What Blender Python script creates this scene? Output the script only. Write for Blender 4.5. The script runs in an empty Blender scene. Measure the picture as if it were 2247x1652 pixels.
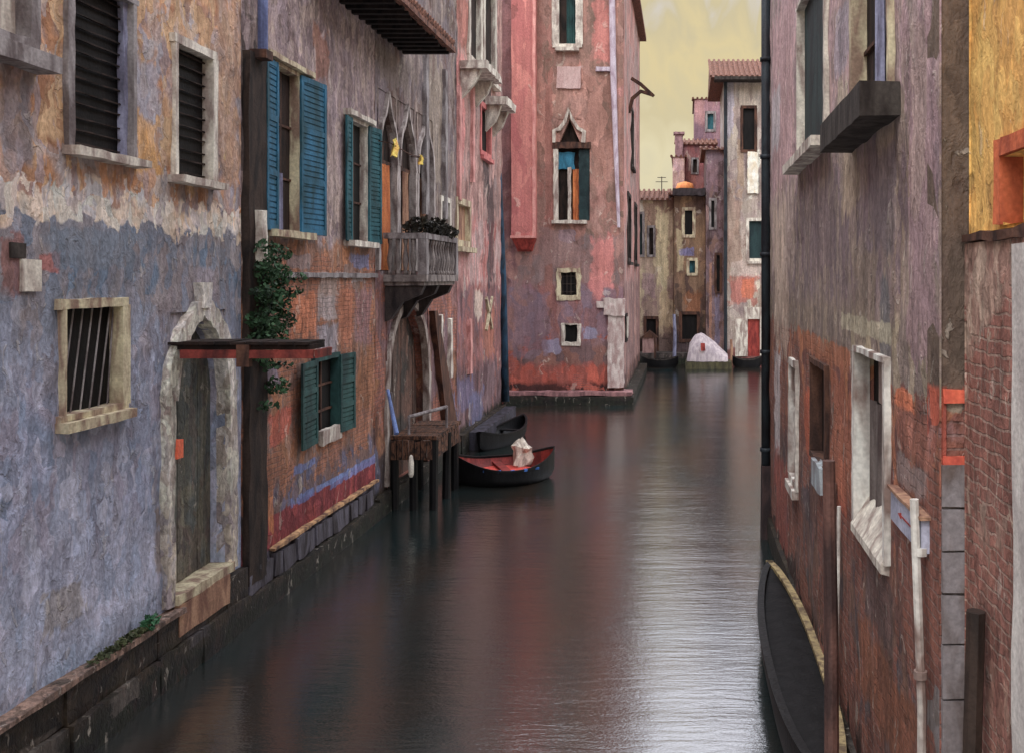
import bpy, math, random
from mathutils import Vector, noise as mnoise
random.seed(7)
R = math.radians
scene = bpy.context.scene
col = scene.collection

# ------------------------------------------------------------ camera
F, VX, VY, H = 2160.0, 1500.0, 610.0, 4.8       # focal (px of a 2247 px wide picture), vanishing point, eye height
A, B = 6.15, 1.60                               # left and right canal walls
cam_d = bpy.data.cameras.new("camera")
cam_d.sensor_width = 36.0
cam_d.lens = F / 2247 * 36
cam_d.shift_x = -(VX - 1123.5) / 2247
cam_d.shift_y = -(826 - VY) / 2247
cam_d.clip_end = 1000
cam = bpy.data.objects.new("camera", cam_d)
cam.location = (0, 0, H)
cam.rotation_euler = (R(90), 0, 0)
col.objects.link(cam)
scene.camera = cam

# ------------------------------------------------------------ light
SUN_EL, SUN_AZ = 52, 196
world = bpy.data.worlds.new("World")
scene.world = world
world.use_nodes = True
wn, wl = world.node_tree.nodes, world.node_tree.links
wn.clear()
wout = wn.new('ShaderNodeOutputWorld')
sky = wn.new('ShaderNodeTexSky'); sky.sky_type = 'NISHITA'; sky.sun_disc = False
sky.sun_elevation = R(SUN_EL); sky.sun_rotation = R(SUN_AZ); sky.dust_density = 3
bg1 = wn.new('ShaderNodeBackground'); bg1.inputs[1].default_value = 0.06
wl.new(sky.outputs[0], bg1.inputs[0])
geo = wn.new('ShaderNodeTexCoord')
sep = wn.new('ShaderNodeSeparateXYZ'); wl.new(geo.outputs['Generated'], sep.inputs[0])
nz = wn.new('ShaderNodeTexNoise'); nz.inputs['Scale'].default_value = 14; nz.inputs['Detail'].default_value = 7
nz.inputs['Distortion'].default_value = 1.2
mp = wn.new('ShaderNodeMapping'); mp.inputs['Scale'].default_value = (1.6, 1, 1.0)
wl.new(geo.outputs['Generated'], mp.inputs[0]); wl.new(mp.outputs[0], nz.inputs['Vector'])
ad = wn.new('ShaderNodeMath'); ad.operation = 'MULTIPLY_ADD'
wl.new(nz.outputs[0], ad.inputs[0]); ad.inputs[1].default_value = 0.22; wl.new(sep.outputs[2], ad.inputs[2])
rp = wn.new('ShaderNodeValToRGB'); wl.new(ad.outputs[0], rp.inputs[0])
el = rp.color_ramp.elements
def lin(c): return tuple((v/255/12.92 if v/255 <= .04045 else ((v/255+.055)/1.055)**2.4) for v in c)
el[0].position = 0.10; el[0].color = (*lin((222, 212, 168)), 1)
el[1].position = 1.0; el[1].color = (.92, .94, 1, 1)
for p, c in ((.17, (222, 212, 180)), (.23, (232, 220, 182)), (.28, (218, 204, 164)), (.33, (228, 210, 162)), (.38, (214, 200, 162)), (.47, (226, 225, 238)), (.62, (240, 242, 252))):
    e = el.new(p); e.color = (*lin(c), 1)
ramp2 = wn.new('ShaderNodeMapRange'); wl.new(sep.outputs[2], ramp2.inputs[0])
ramp2.inputs[1].default_value = .27; ramp2.inputs[2].default_value = .42
ramp2.inputs[3].default_value = 1.0; ramp2.inputs[4].default_value = 3.1      # an overcast sky is brighter overhead
bg2 = wn.new('ShaderNodeBackground'); wl.new(rp.outputs[0], bg2.inputs[0]); wl.new(ramp2.outputs[0], bg2.inputs[1])
mx = wn.new('ShaderNodeMixShader'); mx.inputs[0].default_value = .94
wl.new(bg1.outputs[0], mx.inputs[1]); wl.new(bg2.outputs[0], mx.inputs[2]); wl.new(mx.outputs[0], wout.inputs[0])
sun_d = bpy.data.lights.new("sun", 'SUN'); sun_d.energy = 1.3; sun_d.angle = R(16); sun_d.color = (1, .95, .88)
sun = bpy.data.objects.new("sun", sun_d); col.objects.link(sun)
az = R(SUN_AZ)
sdir = Vector((math.sin(az)*math.cos(R(SUN_EL)), math.cos(az)*math.cos(R(SUN_EL)), math.sin(R(SUN_EL))))
sun.rotation_euler = sdir.to_track_quat('Z', 'Y').to_euler()
scene.view_settings.view_transform = 'Standard'
scene.view_settings.look = 'None'
scene.view_settings.exposure = 0.0
scene.view_settings.gamma = 1.0

# ------------------------------------------------------------ materials
K, SAT = 1.5, .8
def alb(c, k=None):
    v = lin(c); y = .3*v[0]+.55*v[1]+.15*v[2]
    return tuple(min(.85, (y+(q-y)*SAT)*(k or K)) for q in v)

class NT:
    def __init__(s, name):
        s.m = bpy.data.materials.new(name); s.m.use_nodes = True
        s.n, s.l = s.m.node_tree.nodes, s.m.node_tree.links
        s.b = s.n['Principled BSDF']
    def put(s, inp, v):
        if hasattr(v, 'links'): s.l.new(v, inp)
        else: inp.default_value = v
    def math(s, op, a, b=0.0, c=0.0, clamp=False):
        n = s.n.new('ShaderNodeMath'); n.operation = op; n.use_clamp = clamp
        for i, v in enumerate((a, b, c)):
            s.put(n.inputs[i], v)
        return n.outputs[0]
    def vec(s, op, a, b):
        n = s.n.new('ShaderNodeVectorMath'); n.operation = op
        s.put(n.inputs[0], a); s.put(n.inputs[1], b); return n.outputs[0]
    def noise(s, v, sc, det=4, dist=0, out=0):
        n = s.n.new('ShaderNodeTexNoise'); s.put(n.inputs['Vector'], v)
        n.inputs['Scale'].default_value = sc; n.inputs['Detail'].default_value = det; n.inputs['Distortion'].default_value = dist
        return n.outputs[out]
    def mix(s, f, a, b, mode='MIX'):
        n = s.n.new('ShaderNodeMix'); n.data_type = 'RGBA'; n.blend_type = mode
        s.put(n.inputs[0], f); s.put(n.inputs[6], a if hasattr(a, 'links') else (*a[:3], 1)); s.put(n.inputs[7], b if hasattr(b, 'links') else (*b[:3], 1))
        return n.outputs[2]
    def rng(s, v, a, b, c=0.0, d=1.0):
        n = s.n.new('ShaderNodeMapRange'); s.put(n.inputs[0], v)
        for i, x in enumerate((a, b, c, d)): n.inputs[i+1].default_value = x
        return n.outputs[0]
    def pal(s, v, cols, k=None):
        n = s.n.new('ShaderNodeValToRGB'); s.l.new(v, n.inputs[0]); e = n.color_ramp.elements
        n.color_ramp.interpolation = 'LINEAR'
        k_ = len(cols); w = 1/k_
        e[0].position = 0; e[0].color = (*alb(cols[0], k), 1); e[1].position = 1; e[1].color = (*alb(cols[-1], k), 1)
        for i in range(k_):
            if i > 0:
                x = e.new(min(.999, i*w + .03)); x.color = (*alb(cols[i], k), 1)
            if i < k_-1:
                x = e.new((i+1)*w - .03); x.color = (*alb(cols[i], k), 1)
        return n.outputs[0]

def paint(name, pal, s=2.2, st=(1, 1, .42), zones=(), spots=(), axis='y', rough=.82, bump=.8, brick=None, var=.42, k=None, streak=.6, spec=.25, fleck=.6, dark=(70, 50, 44), pale=(196, 184, 168)):
    """weathered stucco / masonry: palettes of flaking colour coats in irregular daubs.
    zones = (z below which it applies, palette, wiggle, soft); brick = (z_top, amount, colours)"""
    t = NT(name)
    g = t.n.new('ShaderNodeNewGeometry'); P = g.outputs['Position']
    d = t.noise(P, s*1.1, 4, 0, 1)
    d = t.vec('SUBTRACT', d, (.5, .5, .5)); d = t.vec('MULTIPLY', d, (.9/s, .9/s, 1.3/s))
    Q = t.vec('ADD', P, d)
    Q1 = t.vec('MULTIPLY', Q, tuple(s*x for x in st))
    def vor(v, sc):
        n = t.n.new('ShaderNodeTexVoronoi'); t.put(n.inputs['Vector'], v); n.inputs['Scale'].default_value = sc
        sp = t.n.new('ShaderNodeSeparateColor'); t.l.new(n.outputs['Color'], sp.inputs[0]); return sp.outputs[0], n.outputs['Distance'], sp.outputs[1]
    r1, d1, r1b = vor(Q1, 1.0)
    r2, d2, r2b = vor(Q1, 2.9)
    big = t.rng(t.noise(P, s*.33, 3), .3, .7)
    sel = t.math('ADD', t.math('MULTIPLY', r1, .42), t.math('MULTIPLY', big, .58))
    sel2 = t.math('ADD', t.math('MULTIPLY', r2, .6), t.math('MULTIPLY', sel, .4))
    def coat(p):
        return t.mix(.6, t.pal(sel, p, k), t.pal(sel2, p, k))
    c = coat(pal)
    sz = t.n.new('ShaderNodeSeparateXYZ'); t.l.new(P, sz.inputs[0])
    U = sz.outputs[1 if axis == 'y' else 0]; Z = sz.outputs[2]
    wn_ = t.noise(P, 2.6, 6, .4)
    wig = t.math('SUBTRACT', wn_, .5)
    wigb = t.math('MULTIPLY', t.math('SUBTRACT', r2, .5), .25)
    wig = t.math('ADD', wig, wigb)
    hgt_extra = None
    for (z0, p, w, soft) in zones:
        if z0 < 900:
            zz = t.math('MULTIPLY_ADD', wig, w*2.6, Z)
            m = t.rng(zz, z0 + soft, z0 - soft)
            c = t.mix(m, c, coat(p))
    bm = None
    if brick:
        z1, amt, bc = brick[:3]
        zz = t.math('MULTIPLY_ADD', wig, .8, Z)
        bv = t.n.new('ShaderNodeCombineXYZ')
        t.l.new(t.math('ADD', sz.outputs[0], sz.outputs[1]), bv.inputs[0]); t.l.new(Z, bv.inputs[1])
        bvd = t.vec('ADD', bv.outputs[0], t.vec('MULTIPLY', t.vec('SUBTRACT', t.noise(P, 5, 2, 0, 1), (.5, .5, .5)), (.08, .07, 0)))
        b = t.n.new('ShaderNodeTexBrick'); t.l.new(bvd, b.inputs['Vector'])
        b.inputs['Scale'].default_value = 1; b.inputs['Brick Width'].default_value = .25; b.inputs['Row Height'].default_value = .078
        b.inputs['Mortar Size'].default_value = .009; b.inputs['Mortar Smooth'].default_value = .4; b.inputs['Bias'].default_value = -.1
        b.inputs['Color1'].default_value = (*alb(bc[0], k), 1); b.inputs['Color2'].default_value = (*alb(bc[1], k), 1); b.inputs['Mortar'].default_value = (*alb(bc[2], k), 1)
        m1 = t.rng(zz, z1 + .06, z1 - .06)
        m2 = t.rng(t.math('ADD', t.noise(P, 1.1, 5, .6), t.math('MULTIPLY', r2b, .12)), .56 - amt*.25 + .06, .56 - amt*.25 + .10)
        bm = t.math('MULTIPLY', m1, m2)
        if len(brick) > 3: bm = t.math('MULTIPLY', bm, t.rng(zz, brick[3]-.04, brick[3]+.04))
        tint = t.mix(.5, b.outputs[0], coat([bc[0], bc[1], bc[3] if len(bc) > 3 else bc[0]]))
        c = t.mix(bm, c, tint)
        bh = t.math('MULTIPLY', b.outputs['Fac'], t.math('MULTIPLY', bm, -1.0))
    for (u0, z0, ru, rz, cc) in spots:
        du = t.math('ABSOLUTE', t.math('DIVIDE', t.math('SUBTRACT', U, u0), ru))
        dz = t.math('ABSOLUTE', t.math('DIVIDE', t.math('SUBTRACT', Z, z0), rz))
        dd = t.math('MAXIMUM', du, dz)
        dd = t.math('MULTIPLY_ADD', wig, 1.5, dd)
        m = t.rng(dd, 1.08, .88)
        cv = t.mix(.22, alb(cc, k), c)
        c = t.mix(t.math('MULTIPLY', m, .93), c, cv)
    # coats flaked off to the dark ground, crumbs of pale lime
    fn = t.noise(t.vec('ADD', t.vec('MULTIPLY', Q, (1, 1, .5)), (7, 3, 5)), 5.5*s/2.2, 10, .3)
    clus = t.rng(t.noise(P, .9, 3), .47, .62)
    fm = t.math('MULTIPLY', t.rng(t.math('ADD', fn, t.math('MULTIPLY', r2, .04)), .59, .66), clus)
    c = t.mix(t.math('MULTIPLY', fm, fleck), c, t.mix(.3, alb(dark, k), c))
    fn2 = t.noise(t.vec('ADD', t.vec('MULTIPLY', Q, (1, 1, .45)), (17, 23, 1)), 5.5*s/2.2, 8, .7)
    fm2 = t.rng(fn2, .635, .67)
    c = t.mix(t.math('MULTIPLY', fm2, fleck*.75), c, t.mix(.45, alb(pale, k), c))
    # washed-down streaks and grain
    n1 = t.noise(t.vec('MULTIPLY', P, (5, 5, .5)), 1.6, 5, .3)
    n2 = t.noise(t.vec('MULTIPLY', t.vec('ADD', P, t.vec('MULTIPLY', d, (.25, .25, .25))), (1, 1, .6)), 24, 6, .2)
    f1 = t.rng(n1, .3, .72, 1 - var*streak*1.5, 1 + var*streak)
    f2 = t.rng(n2, .3, .72, 1 - var*.8, 1 + var*.8)
    f3 = t.rng(r2b, 0, 1, 1 - var*.42, 1 + var*.42)
    f = t.math('MULTIPLY', t.math('MULTIPLY', f1, f2), f3)
    cmb = t.n.new('ShaderNodeCombineColor')
    for i in range(3): t.l.new(f, cmb.inputs[i])
    c = t.mix(1.0, c, cmb.outputs[0], 'MULTIPLY')
    t.put(t.b.inputs['Base Color'], c)
    t.b.inputs['Roughness'].default_value = rough
    t.b.inputs['Specular IOR Level'].default_value = spec
    h = t.math('ADD', t.math('MULTIPLY', n2, .6), t.math('MULTIPLY', r2, .35))
    h = t.math('ADD', h, t.math('MULTIPLY', t.noise(t.vec('MULTIPLY', Q, (1, 1, .6)), 45, 3), .35))
    h = t.math('ADD', h, t.math('MULTIPLY', t.math('SUBTRACT', fm2, fm), .5))
    if brick: h = t.math('ADD', h, bh)
    bp = t.n.new('ShaderNodeBump'); bp.inputs['Strength'].default_value = bump; bp.inputs['Distance'].default_value = .035
    t.l.new(h, bp.inputs['Height']); t.l.new(bp.outputs[0], t.b.inputs['Normal'])
    return t.m

def plain(name, c, c2=None, rough=.6, sc=6, bump=.5, metal=0, st=(1, 1, .3), k=None, spec=.2):
    t = NT(name)
    g = t.n.new('ShaderNodeNewGeometry'); P = g.outputs['Position']
    n = t.noise(t.vec('MULTIPLY', P, st), sc, 6, .6)
    n3 = t.noise(P, sc*5, 3)
    c2 = c2 or tuple(v*.62 for v in c)
    m = t.rng(n, .38, .62)
    cc = t.mix(m, alb(c, k), alb(c2, k))
    f = t.rng(n3, .3, .7, .8, 1.15)
    cmb = t.n.new('ShaderNodeCombineColor')
    for i in range(3): t.l.new(f, cmb.inputs[i])
    t.put(t.b.inputs['Base Color'], t.mix(1.0, cc, cmb.outputs[0], 'MULTIPLY'))
    t.b.inputs['Roughness'].default_value = rough; t.b.inputs['Metallic'].default_value = metal; t.b.inputs['Specular IOR Level'].default_value = spec
    bp = t.n.new('ShaderNodeBump'); bp.inputs['Strength'].default_value = bump; bp.inputs['Distance'].default_value = .02
    t.l.new(t.math('ADD', n, t.math('MULTIPLY', n3, .5)), bp.inputs['Height']); t.l.new(bp.outputs[0], t.b.inputs['Normal'])
    return t.m

M = {}
def mat(key, *a, **k):
    if key not in M: M[key] = plain(key, *a, **k)
    return M[key]
mat('stone_white', (186, 180, 166), (128, 112, 104), rough=.8)
mat('stone_cream', (176, 166, 132), (120, 96, 80), rough=.8)
mat('stone_grey', (128, 122, 122), (84, 74, 74), rough=.85)
mat('stone_dark', (58, 52, 48), (34, 28, 26), rough=.85)
mat('dark_inside', (20, 17, 17), (11, 10, 11), rough=.7)
mat('brown_inside', (46, 33, 28), (22, 17, 16), rough=.8)
mat('iron', (72, 62, 54), (40, 34, 32), rough=.6)
mat('blue_shutter', (16, 90, 122), (14, 62, 76), rough=.55, sc=3)
mat('teal_shutter', (28, 84, 94), (18, 52, 58), rough=.6, sc=3)
mat('green_shutter', (34, 70, 68), (20, 42, 44), rough=.6, sc=3)
mat('deep_green', (30, 52, 54), (20, 34, 38), rough=.6, sc=3)
mat('lilac_cloth', (122, 124, 150), (86, 84, 104), rough=.9)
mat('orange_cloth', (184, 104, 40), (150, 76, 30), rough=.9)
mat('tan_wood', (150, 112, 84), (104, 70, 56), rough=.8)
mat('brown_wood', (84, 54, 40), (48, 32, 28), rough=.75)
mat('planks', (92, 60, 42), (34, 26, 24), rough=.8, sc=9, st=(3, .6, 1))
mat('blue_pipe', (30, 62, 86), (22, 34, 46), rough=.5)
mat('dark_pipe', (36, 44, 50), (26, 26, 32), rough=.55)
mat('red_paint', (150, 48, 36), (104, 30, 26), rough=.6)
mat('white_pipe', (186, 184, 176), (112, 92, 84), rough=.6, sc=4)
mat('black_hull', (17, 16, 18), (10, 10, 12), rough=.5)
mat('pink_plaster', (186, 104, 98), (150, 72, 74), rough=.85)
mat('crimson_plaster', (168, 62, 66), (132, 46, 52), rough=.85)
mat('tile', (124, 80, 62), (66, 44, 38), rough=.85, st=(6, 1, 1))
mat('glass_dark', (34, 34, 40), (22, 22, 26), rough=.15)

# ------------------------------------------------------------ mesh tools
ORG = {}
def tag(o, label=None, cat=None, group=None, kind=None):
    if label: o['label'] = label
    if cat: o['category'] = cat
    if group: o['group'] = group
    if kind: o['kind'] = kind
    return o
def empty(name, loc, label, cat, group=None, rz=0):
    o = bpy.data.objects.new(name, None); col.objects.link(o)
    o.location = loc; o.rotation_euler = (0, 0, rz); o.empty_display_size = .3
    ORG[o.name] = Vector(loc) if rz == 0 else Vector((0, 0, 0))
    return tag(o, label, cat, group)
TL = lambda u, v, w: (-A + w, u, v)               # left wall: u = depth, v = height, w = out from the wall
TR = lambda u, v, w: (B - w, u, v)
def TF(d): return lambda u, v, w: (u, d - w, v)
def TX(x, s=1): return lambda u, v, w: (x + s*w, u, v)
TI = lambda u, v, w: (u, v, w)
class MB:
    def __init__(s): s.v = []; s.f = []
    def add(s, vs, fs):
        o = len(s.v); s.v += [tuple(x) for x in vs]; s.f += [tuple(o+i for i in f) for f in fs]
    def box(s, T, u0, u1, v0, v1, w0, w1, j=.0, seg=.18):
        """box cut into segments along its long sides; j wobbles its points like worn stone or old wood"""
        if u1 < u0: u0, u1 = u1, u0
        if v1 < v0: v0, v1 = v1, v0
        nu = max(1, min(24, int((u1-u0)/seg))) if j else 1
        nv = max(1, min(24, int((v1-v0)/seg))) if j else 1
        pts = {}
        vs = []; fs = []
        def P(i, k, m):
            key = (i, k, m)
            if key not in pts:
                a = u0+(u1-u0)*i/nu; b = v0+(v1-v0)*k/nv; c = (w0, w1)[m]
                a += random.uniform(-j, j); b += random.uniform(-j, j); c += random.uniform(-j, j)*.5*(m)
                pts[key] = len(vs); vs.append(T(a, b, c))
            return pts[key]
        for i in range(nu):
            for k in range(nv):
                for m in (0, 1):
                    fs.append((P(i, k, m), P(i+1, k, m), P(i+1, k+1, m), P(i, k+1, m)))
        for i in range(nu):
            for k in (0, nv): fs.append((P(i, k, 0), P(i+1, k, 0), P(i+1, k, 1), P(i, k, 1)))
        for k in range(nv):
            for i in (0, nu): fs.append((P(i, k, 0), P(i, k+1, 0), P(i, k+1, 1), P(i, k, 1)))
        s.add(vs, fs); return s
    def poly(s, T, pts, w0, w1):
        """outline pts (u,v) extruded from w0 to w1"""
        n = len(pts)
        vs = [T(a, b, w0) for a, b in pts] + [T(a, b, w1) for a, b in pts]
        fs = [tuple(range(n)), tuple(range(2*n-1, n-1, -1))] + [(i, (i+1) % n, n+(i+1) % n, n+i) for i in range(n)]
        s.add(vs, fs); return s
    def strip(s, T, line, wd, w0, w1):
        """a band of width wd along a line of (u,v)"""
        n = len(line); L = []; Rr = []
        for i in range(n):
            a = Vector(line[max(0, i-1)]); b = Vector(line[min(n-1, i+1)])
            t = (b-a).normalized(); nn = Vector((-t.y, t.x))*wd*.5*random.uniform(.8, 1.2)
            p = Vector(line[i]); L.append(p+nn); Rr.append(p-nn)
        vs = []
        for i in range(n):
            vs += [T(L[i].x, L[i].y, w0), T(L[i].x, L[i].y, w1), T(Rr[i].x, Rr[i].y, w1), T(Rr[i].x, Rr[i].y, w0)]
        fs = [(0, 1, 2, 3), tuple(4*(n-1)+k for k in (3, 2, 1, 0))]
        for i in range(n-1):
            for k in range(4):
                fs.append((4*i+k, 4*i+(k+1) % 4, 4*(i+1)+(k+1) % 4, 4*(i+1)+k))
        s.add(vs, fs); return s
    def tube(s, pts, r, n=8):
        pts = [Vector(p) for p in pts]; m = len(pts)
        rr = r if isinstance(r, (list, tuple)) else [r]*m
        vs = []; fs = []
        for i, p in enumerate(pts):
            t = (pts[min(m-1, i+1)] - pts[max(0, i-1)]).normalized()
            q = Vector((1, 0, 0)) if abs(t.x) < .8 else Vector((0, 1, 0))
            a = t.cross(q).normalized(); b = t.cross(a)
            for k in range(n):
                th = 2*math.pi*k/n; vs.append(p + (a*math.cos(th) + b*math.sin(th))*rr[i])
        for i in range(m-1):
            for k in range(n):
                fs.append((i*n+k, i*n+(k+1) % n, (i+1)*n+(k+1) % n, (i+1)*n+k))
        fs += [tuple(range(n)), tuple((m-1)*n+k for k in range(n-1, -1, -1))]
        s.add(vs, fs); return s
    def lathe(s, c, prof, n=10):
        vs = []; fs = []
        for (r, z) in prof:
            for k in range(n):
                th = 2*math.pi*k/n; vs.append((c[0]+r*math.cos(th), c[1]+r*math.sin(th), c[2]+z))
        m = len(prof)
        for i in range(m-1):
            for k in range(n): fs.append((i*n+k, i*n+(k+1) % n, (i+1)*n+(k+1) % n, (i+1)*n+k))
        fs += [tuple(range(n)), tuple((m-1)*n+k for k in range(n))]
        s.add(vs, fs); return s
    def leaves(s, c, rad, n, size):
        for _ in range(n):
            while True:
                p = Vector([random.uniform(-1, 1) for _ in range(3)])
                if p.length < 1: break
            p = Vector((c[0]+p.x*rad[0], c[1]+p.y*rad[1], c[2]+p.z*rad[2]))
            a = Vector([random.gauss(0, 1) for _ in range(3)]).normalized(); b = a.cross(Vector([random.gauss(0, 1) for _ in range(3)])).normalized()
            l = size*random.uniform(.6, 1.4)
            s.add([p-a*l, p+b*l*.5, p+a*l, p-b*l*.5], [(0, 1, 2, 3)])
        return s
    def build(s, name, m, parent=None, label=None, smooth=False, bevel=0):
        o_ = ORG.get(parent.name, Vector((0, 0, 0))) if parent else Vector((0, 0, 0))
        me = bpy.data.meshes.new(name)
        me.from_pydata([(x-o_.x, y-o_.y, z-o_.z) for x, y, z in s.v], [], s.f); me.update()
        import bmesh
        bm = bmesh.new(); bm.from_mesh(me); bmesh.ops.recalc_face_normals(bm, faces=bm.faces); bm.to_mesh(me); bm.free()
        ob = bpy.data.objects.new(name, me); col.objects.link(ob)
        me.materials.append(M[m] if isinstance(m, str) else m)
        if parent: ob.parent = parent; ORG[ob.name] = o_
        if smooth:
            for p in me.polygons: p.use_smooth = True
        if bevel:
            md = ob.modifiers.new('bevel', 'BEVEL'); md.width = bevel; md.segments = 2
        if label: ob['label'] = label
        return ob

def pl(X, Y, a=A):   # picture point on the left wall -> (depth, height)
    d = F*a/(VX-X); return d, H+(VY-Y)*d/F
def pr(X, Y, b=B):
    d = F*b/(X-VX); return d, H+(VY-Y)*d/F
def pf(X, Y, d):
    return (X-VX)*d/F, H+(VY-Y)*d/F
def spots(fn, lst):
    o = []
    for (X0, Y0, X1, Y1, c) in lst:
        a, b = fn((X0+X1)/2, (Y0+Y1)/2)
        a0 = fn(X0, 0)[0]; a1 = fn(X1, 0)[0]
        d = a if fn is not None else 0
        zt = fn((X0+X1)/2, Y0)[1]; zb = fn((X0+X1)/2, Y1)[1]
        o.append(((a0+a1)/2, (zt+zb)/2, abs(a1-a0)/2, (zt-zb)/2, c))
    return o

def wall(parent, T, u0, u1, v0, v1, m, holes=(), depth=.35, name='wall', amp=.02, step=.22, back=5.0, bu=None):
    """a wall skin with real openings, uneven like old stucco, closed round its edge, a house body behind it"""
    us = {u0, u1}; vs_ = {v0, v1}
    for h in holes: us |= {h[0], h[1]}; vs_ |= {h[2], h[3]}
    def fill(S):
        S = sorted(S); o = []
        for a, b in zip(S, S[1:]):
            n = max(1, int(math.ceil((b-a)/step)))
            o += [a+(b-a)*i/n for i in range(n)]
        return o+[S[-1]]
    U = [x for x in fill(us) if u0-1e-6 <= x <= u1+1e-6]; V = [x for x in fill(vs_) if v0-1e-6 <= x <= v1+1e-6]
    b = MB(); idx = {}
    for i, u in enumerate(U):
        for k, v in enumerate(V):
            p = Vector(T(u, v, 0)); w = amp*(mnoise.noise(p*1.3) + .6*mnoise.noise(p*4.1))
            idx[i, k] = len(b.v); b.v.append(T(u, v, w))
    def inhole(a, c):
        return any(h[0]-1e-5 < a < h[1]+1e-5 and h[2]-1e-5 < c < h[3]+1e-5 for h in holes)
    for i in range(len(U)-1):
        for k in range(len(V)-1):
            if not inhole((U[i]+U[i+1])/2, (V[k]+V[k+1])/2):
                b.f.append((idx[i, k], idx[i+1, k], idx[i+1, k+1], idx[i, k+1]))
    for h in holes:
        for (p, q) in (((h[0], h[2]), (h[1], h[2])), ((h[1], h[2]), (h[1], h[3])), ((h[1], h[3]), (h[0], h[3])), ((h[0], h[3]), (h[0], h[2]))):
            b.add([T(*p, .01), T(*q, .01), T(*q, -depth), T(*p, -depth)], [(0, 1, 2, 3)])
    for (p, q) in (((u0, v0), (u1, v0)), ((u1, v0), (u1, v1)), ((u1, v1), (u0, v1)), ((u0, v1), (u0, v0))):
        b.add([T(*p, .01), T(*q, .01), T(*q, -depth), T(*p, -depth)], [(0, 1, 2, 3)])
    if back:
        b.box(T, u0 if bu is None else bu, u1, v0, v1, -depth-.01, -back)
    return b.build(name, m, parent)

def shutter(win, T, hu, side, ang, lw, v0, v1, m, slat=True):
    """hinged leaf; side -1 hangs from the low-u jamb and opens away from it"""
    a = R(ang); ca, sa = math.cos(a), math.sin(a)
    def T2(s_, v, t_): return T(hu - side*s_*ca, v, .05 + s_*sa + t_)
    b = MB(); j = .006
    b.box(T2, 0, .07, v0, v1, 0, .035, j); b.box(T2, lw-.07, lw, v0, v1, 0, .035, j)
    for k in range(4):
        vv = v0 + (v1-v0-.09)*k/3; b.box(T2, .07, lw-.07, vv, vv+.09, .002, .033, j)
    b.box(T2, .07, lw-.07, v0+.02, v1-.02, .003, .006)
    n = int((v1-v0)/.09)
    for k in range(n):
        vv = v0+.09+(v1-v0-.12)*k/n
        b.box(T2, .07, lw-.07, vv, vv+.062, .0065, .02)
    return b.build('shutter', m, win)

def window(parent, T, u0, u1, v0, v1, fw=.1, fm='stone_white', sill=(.12, .1, .16), inside='dark_inside', lintel=None,
           grille=None, leaves=None, lm='teal_shutter', curtain=None, cm='lilac_cloth', sides=(1, 1, 1, 1), label=None, sm=None, muntin=True, fj=.007, dep=.10, proud=.05):
    b = MB()
    l, r, t, bt = sides
    if l: b.box(T, u0-fw*l, u0+.016, v0, v1, -.1, proud, fj)
    if r: b.box(T, u1-.016, u1+fw*r, v0, v1, -.1, proud, fj)
    if t: b.box(T, u0-fw*.9, u1+fw*.9, v1-.016, v1+fw*t, -.1, proud+.004, fj)
    if bt: b.box(T, u0-fw*.9, u1+fw*.9, v0-fw*bt, v0+.016, -.1, proud+.004, fj)
    if not (l or r or t or bt): b.box(T, u0, u1, v1-.03, v1, -.15, .012, .004)
    w = b.build('window', fm, parent, label)
    if sill:
        MB().box(T, u0-sill[0], u1+sill[0], v0-fw*bt-sill[1], v0-fw*bt-.003, -.05, sill[2], .007).build('sill', sm or fm, w)
    MB().box(T, u0-.02, u1+.02, v0-.02, v1+.02, -dep-.05, -dep).build('pane', inside, w)
    if muntin:
        b = MB(); c = (u0+u1)/2
        b.box(T, c-.025, c+.025, v0, v1, -dep+.002, -dep+.03, .003)
        for q in (.33, .66): b.box(T, u0, u1, v0+(v1-v0)*q-.018, v0+(v1-v0)*q+.018, -dep+.002, -dep+.03, .003)
        b.build('glazing_bars', 'brown_wood', w)
    if grille:
        nu, nv = grille; b = MB(); r_ = .012
        for i in range(nu):
            u = u0+(u1-u0)*(i+.5)/nu; b.tube([T(u, v0, -.06), T(u, v1, -.06)], r_, 6)
        for i in range(nv):
            v = v0+(v1-v0)*(i+.5)/nv; b.tube([T(u0, v, -.075), T(u1, v, -.075)], r_, 6)
        b.build('grille', 'iron', w)
    if leaves:
        for (side, ang, lw) in leaves:
            hu = u0-.01 if side < 0 else u1+.01
            shutter(w, T, hu, side, ang, lw, v0-.02, v1+.02, lm)
    if curtain:
        c0, c1, cv = curtain; b = MB(); n = 14
        a0 = u0+(u1-u0)*c0; a1 = u0+(u1-u0)*c1; top = v0+(v1-v0)*cv; vs = []
        for k, v in enumerate((v0, (v0+top)/2, top)):
            for i in range(n+1):
                vs.append(T(a0+(a1-a0)*i/n, v, -dep+.045+.02*math.sin(i*1.9+k*.4)))
        b.add(vs, [(k*(n+1)+i, k*(n+1)+i+1, (k+1)*(n+1)+i+1, (k+1)*(n+1)+i) for k in range(2) for i in range(n)])
        b.build('curtain', cm, w)
    if lintel:
        MB().box(T, u0-lintel[0], u1+lintel[0], v1+fw*t+.003, v1+fw*t+lintel[1], -.05, lintel[2], .012).build('lintel', lintel[3] if len(lintel) > 3 else fm, w)
    return w

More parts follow.
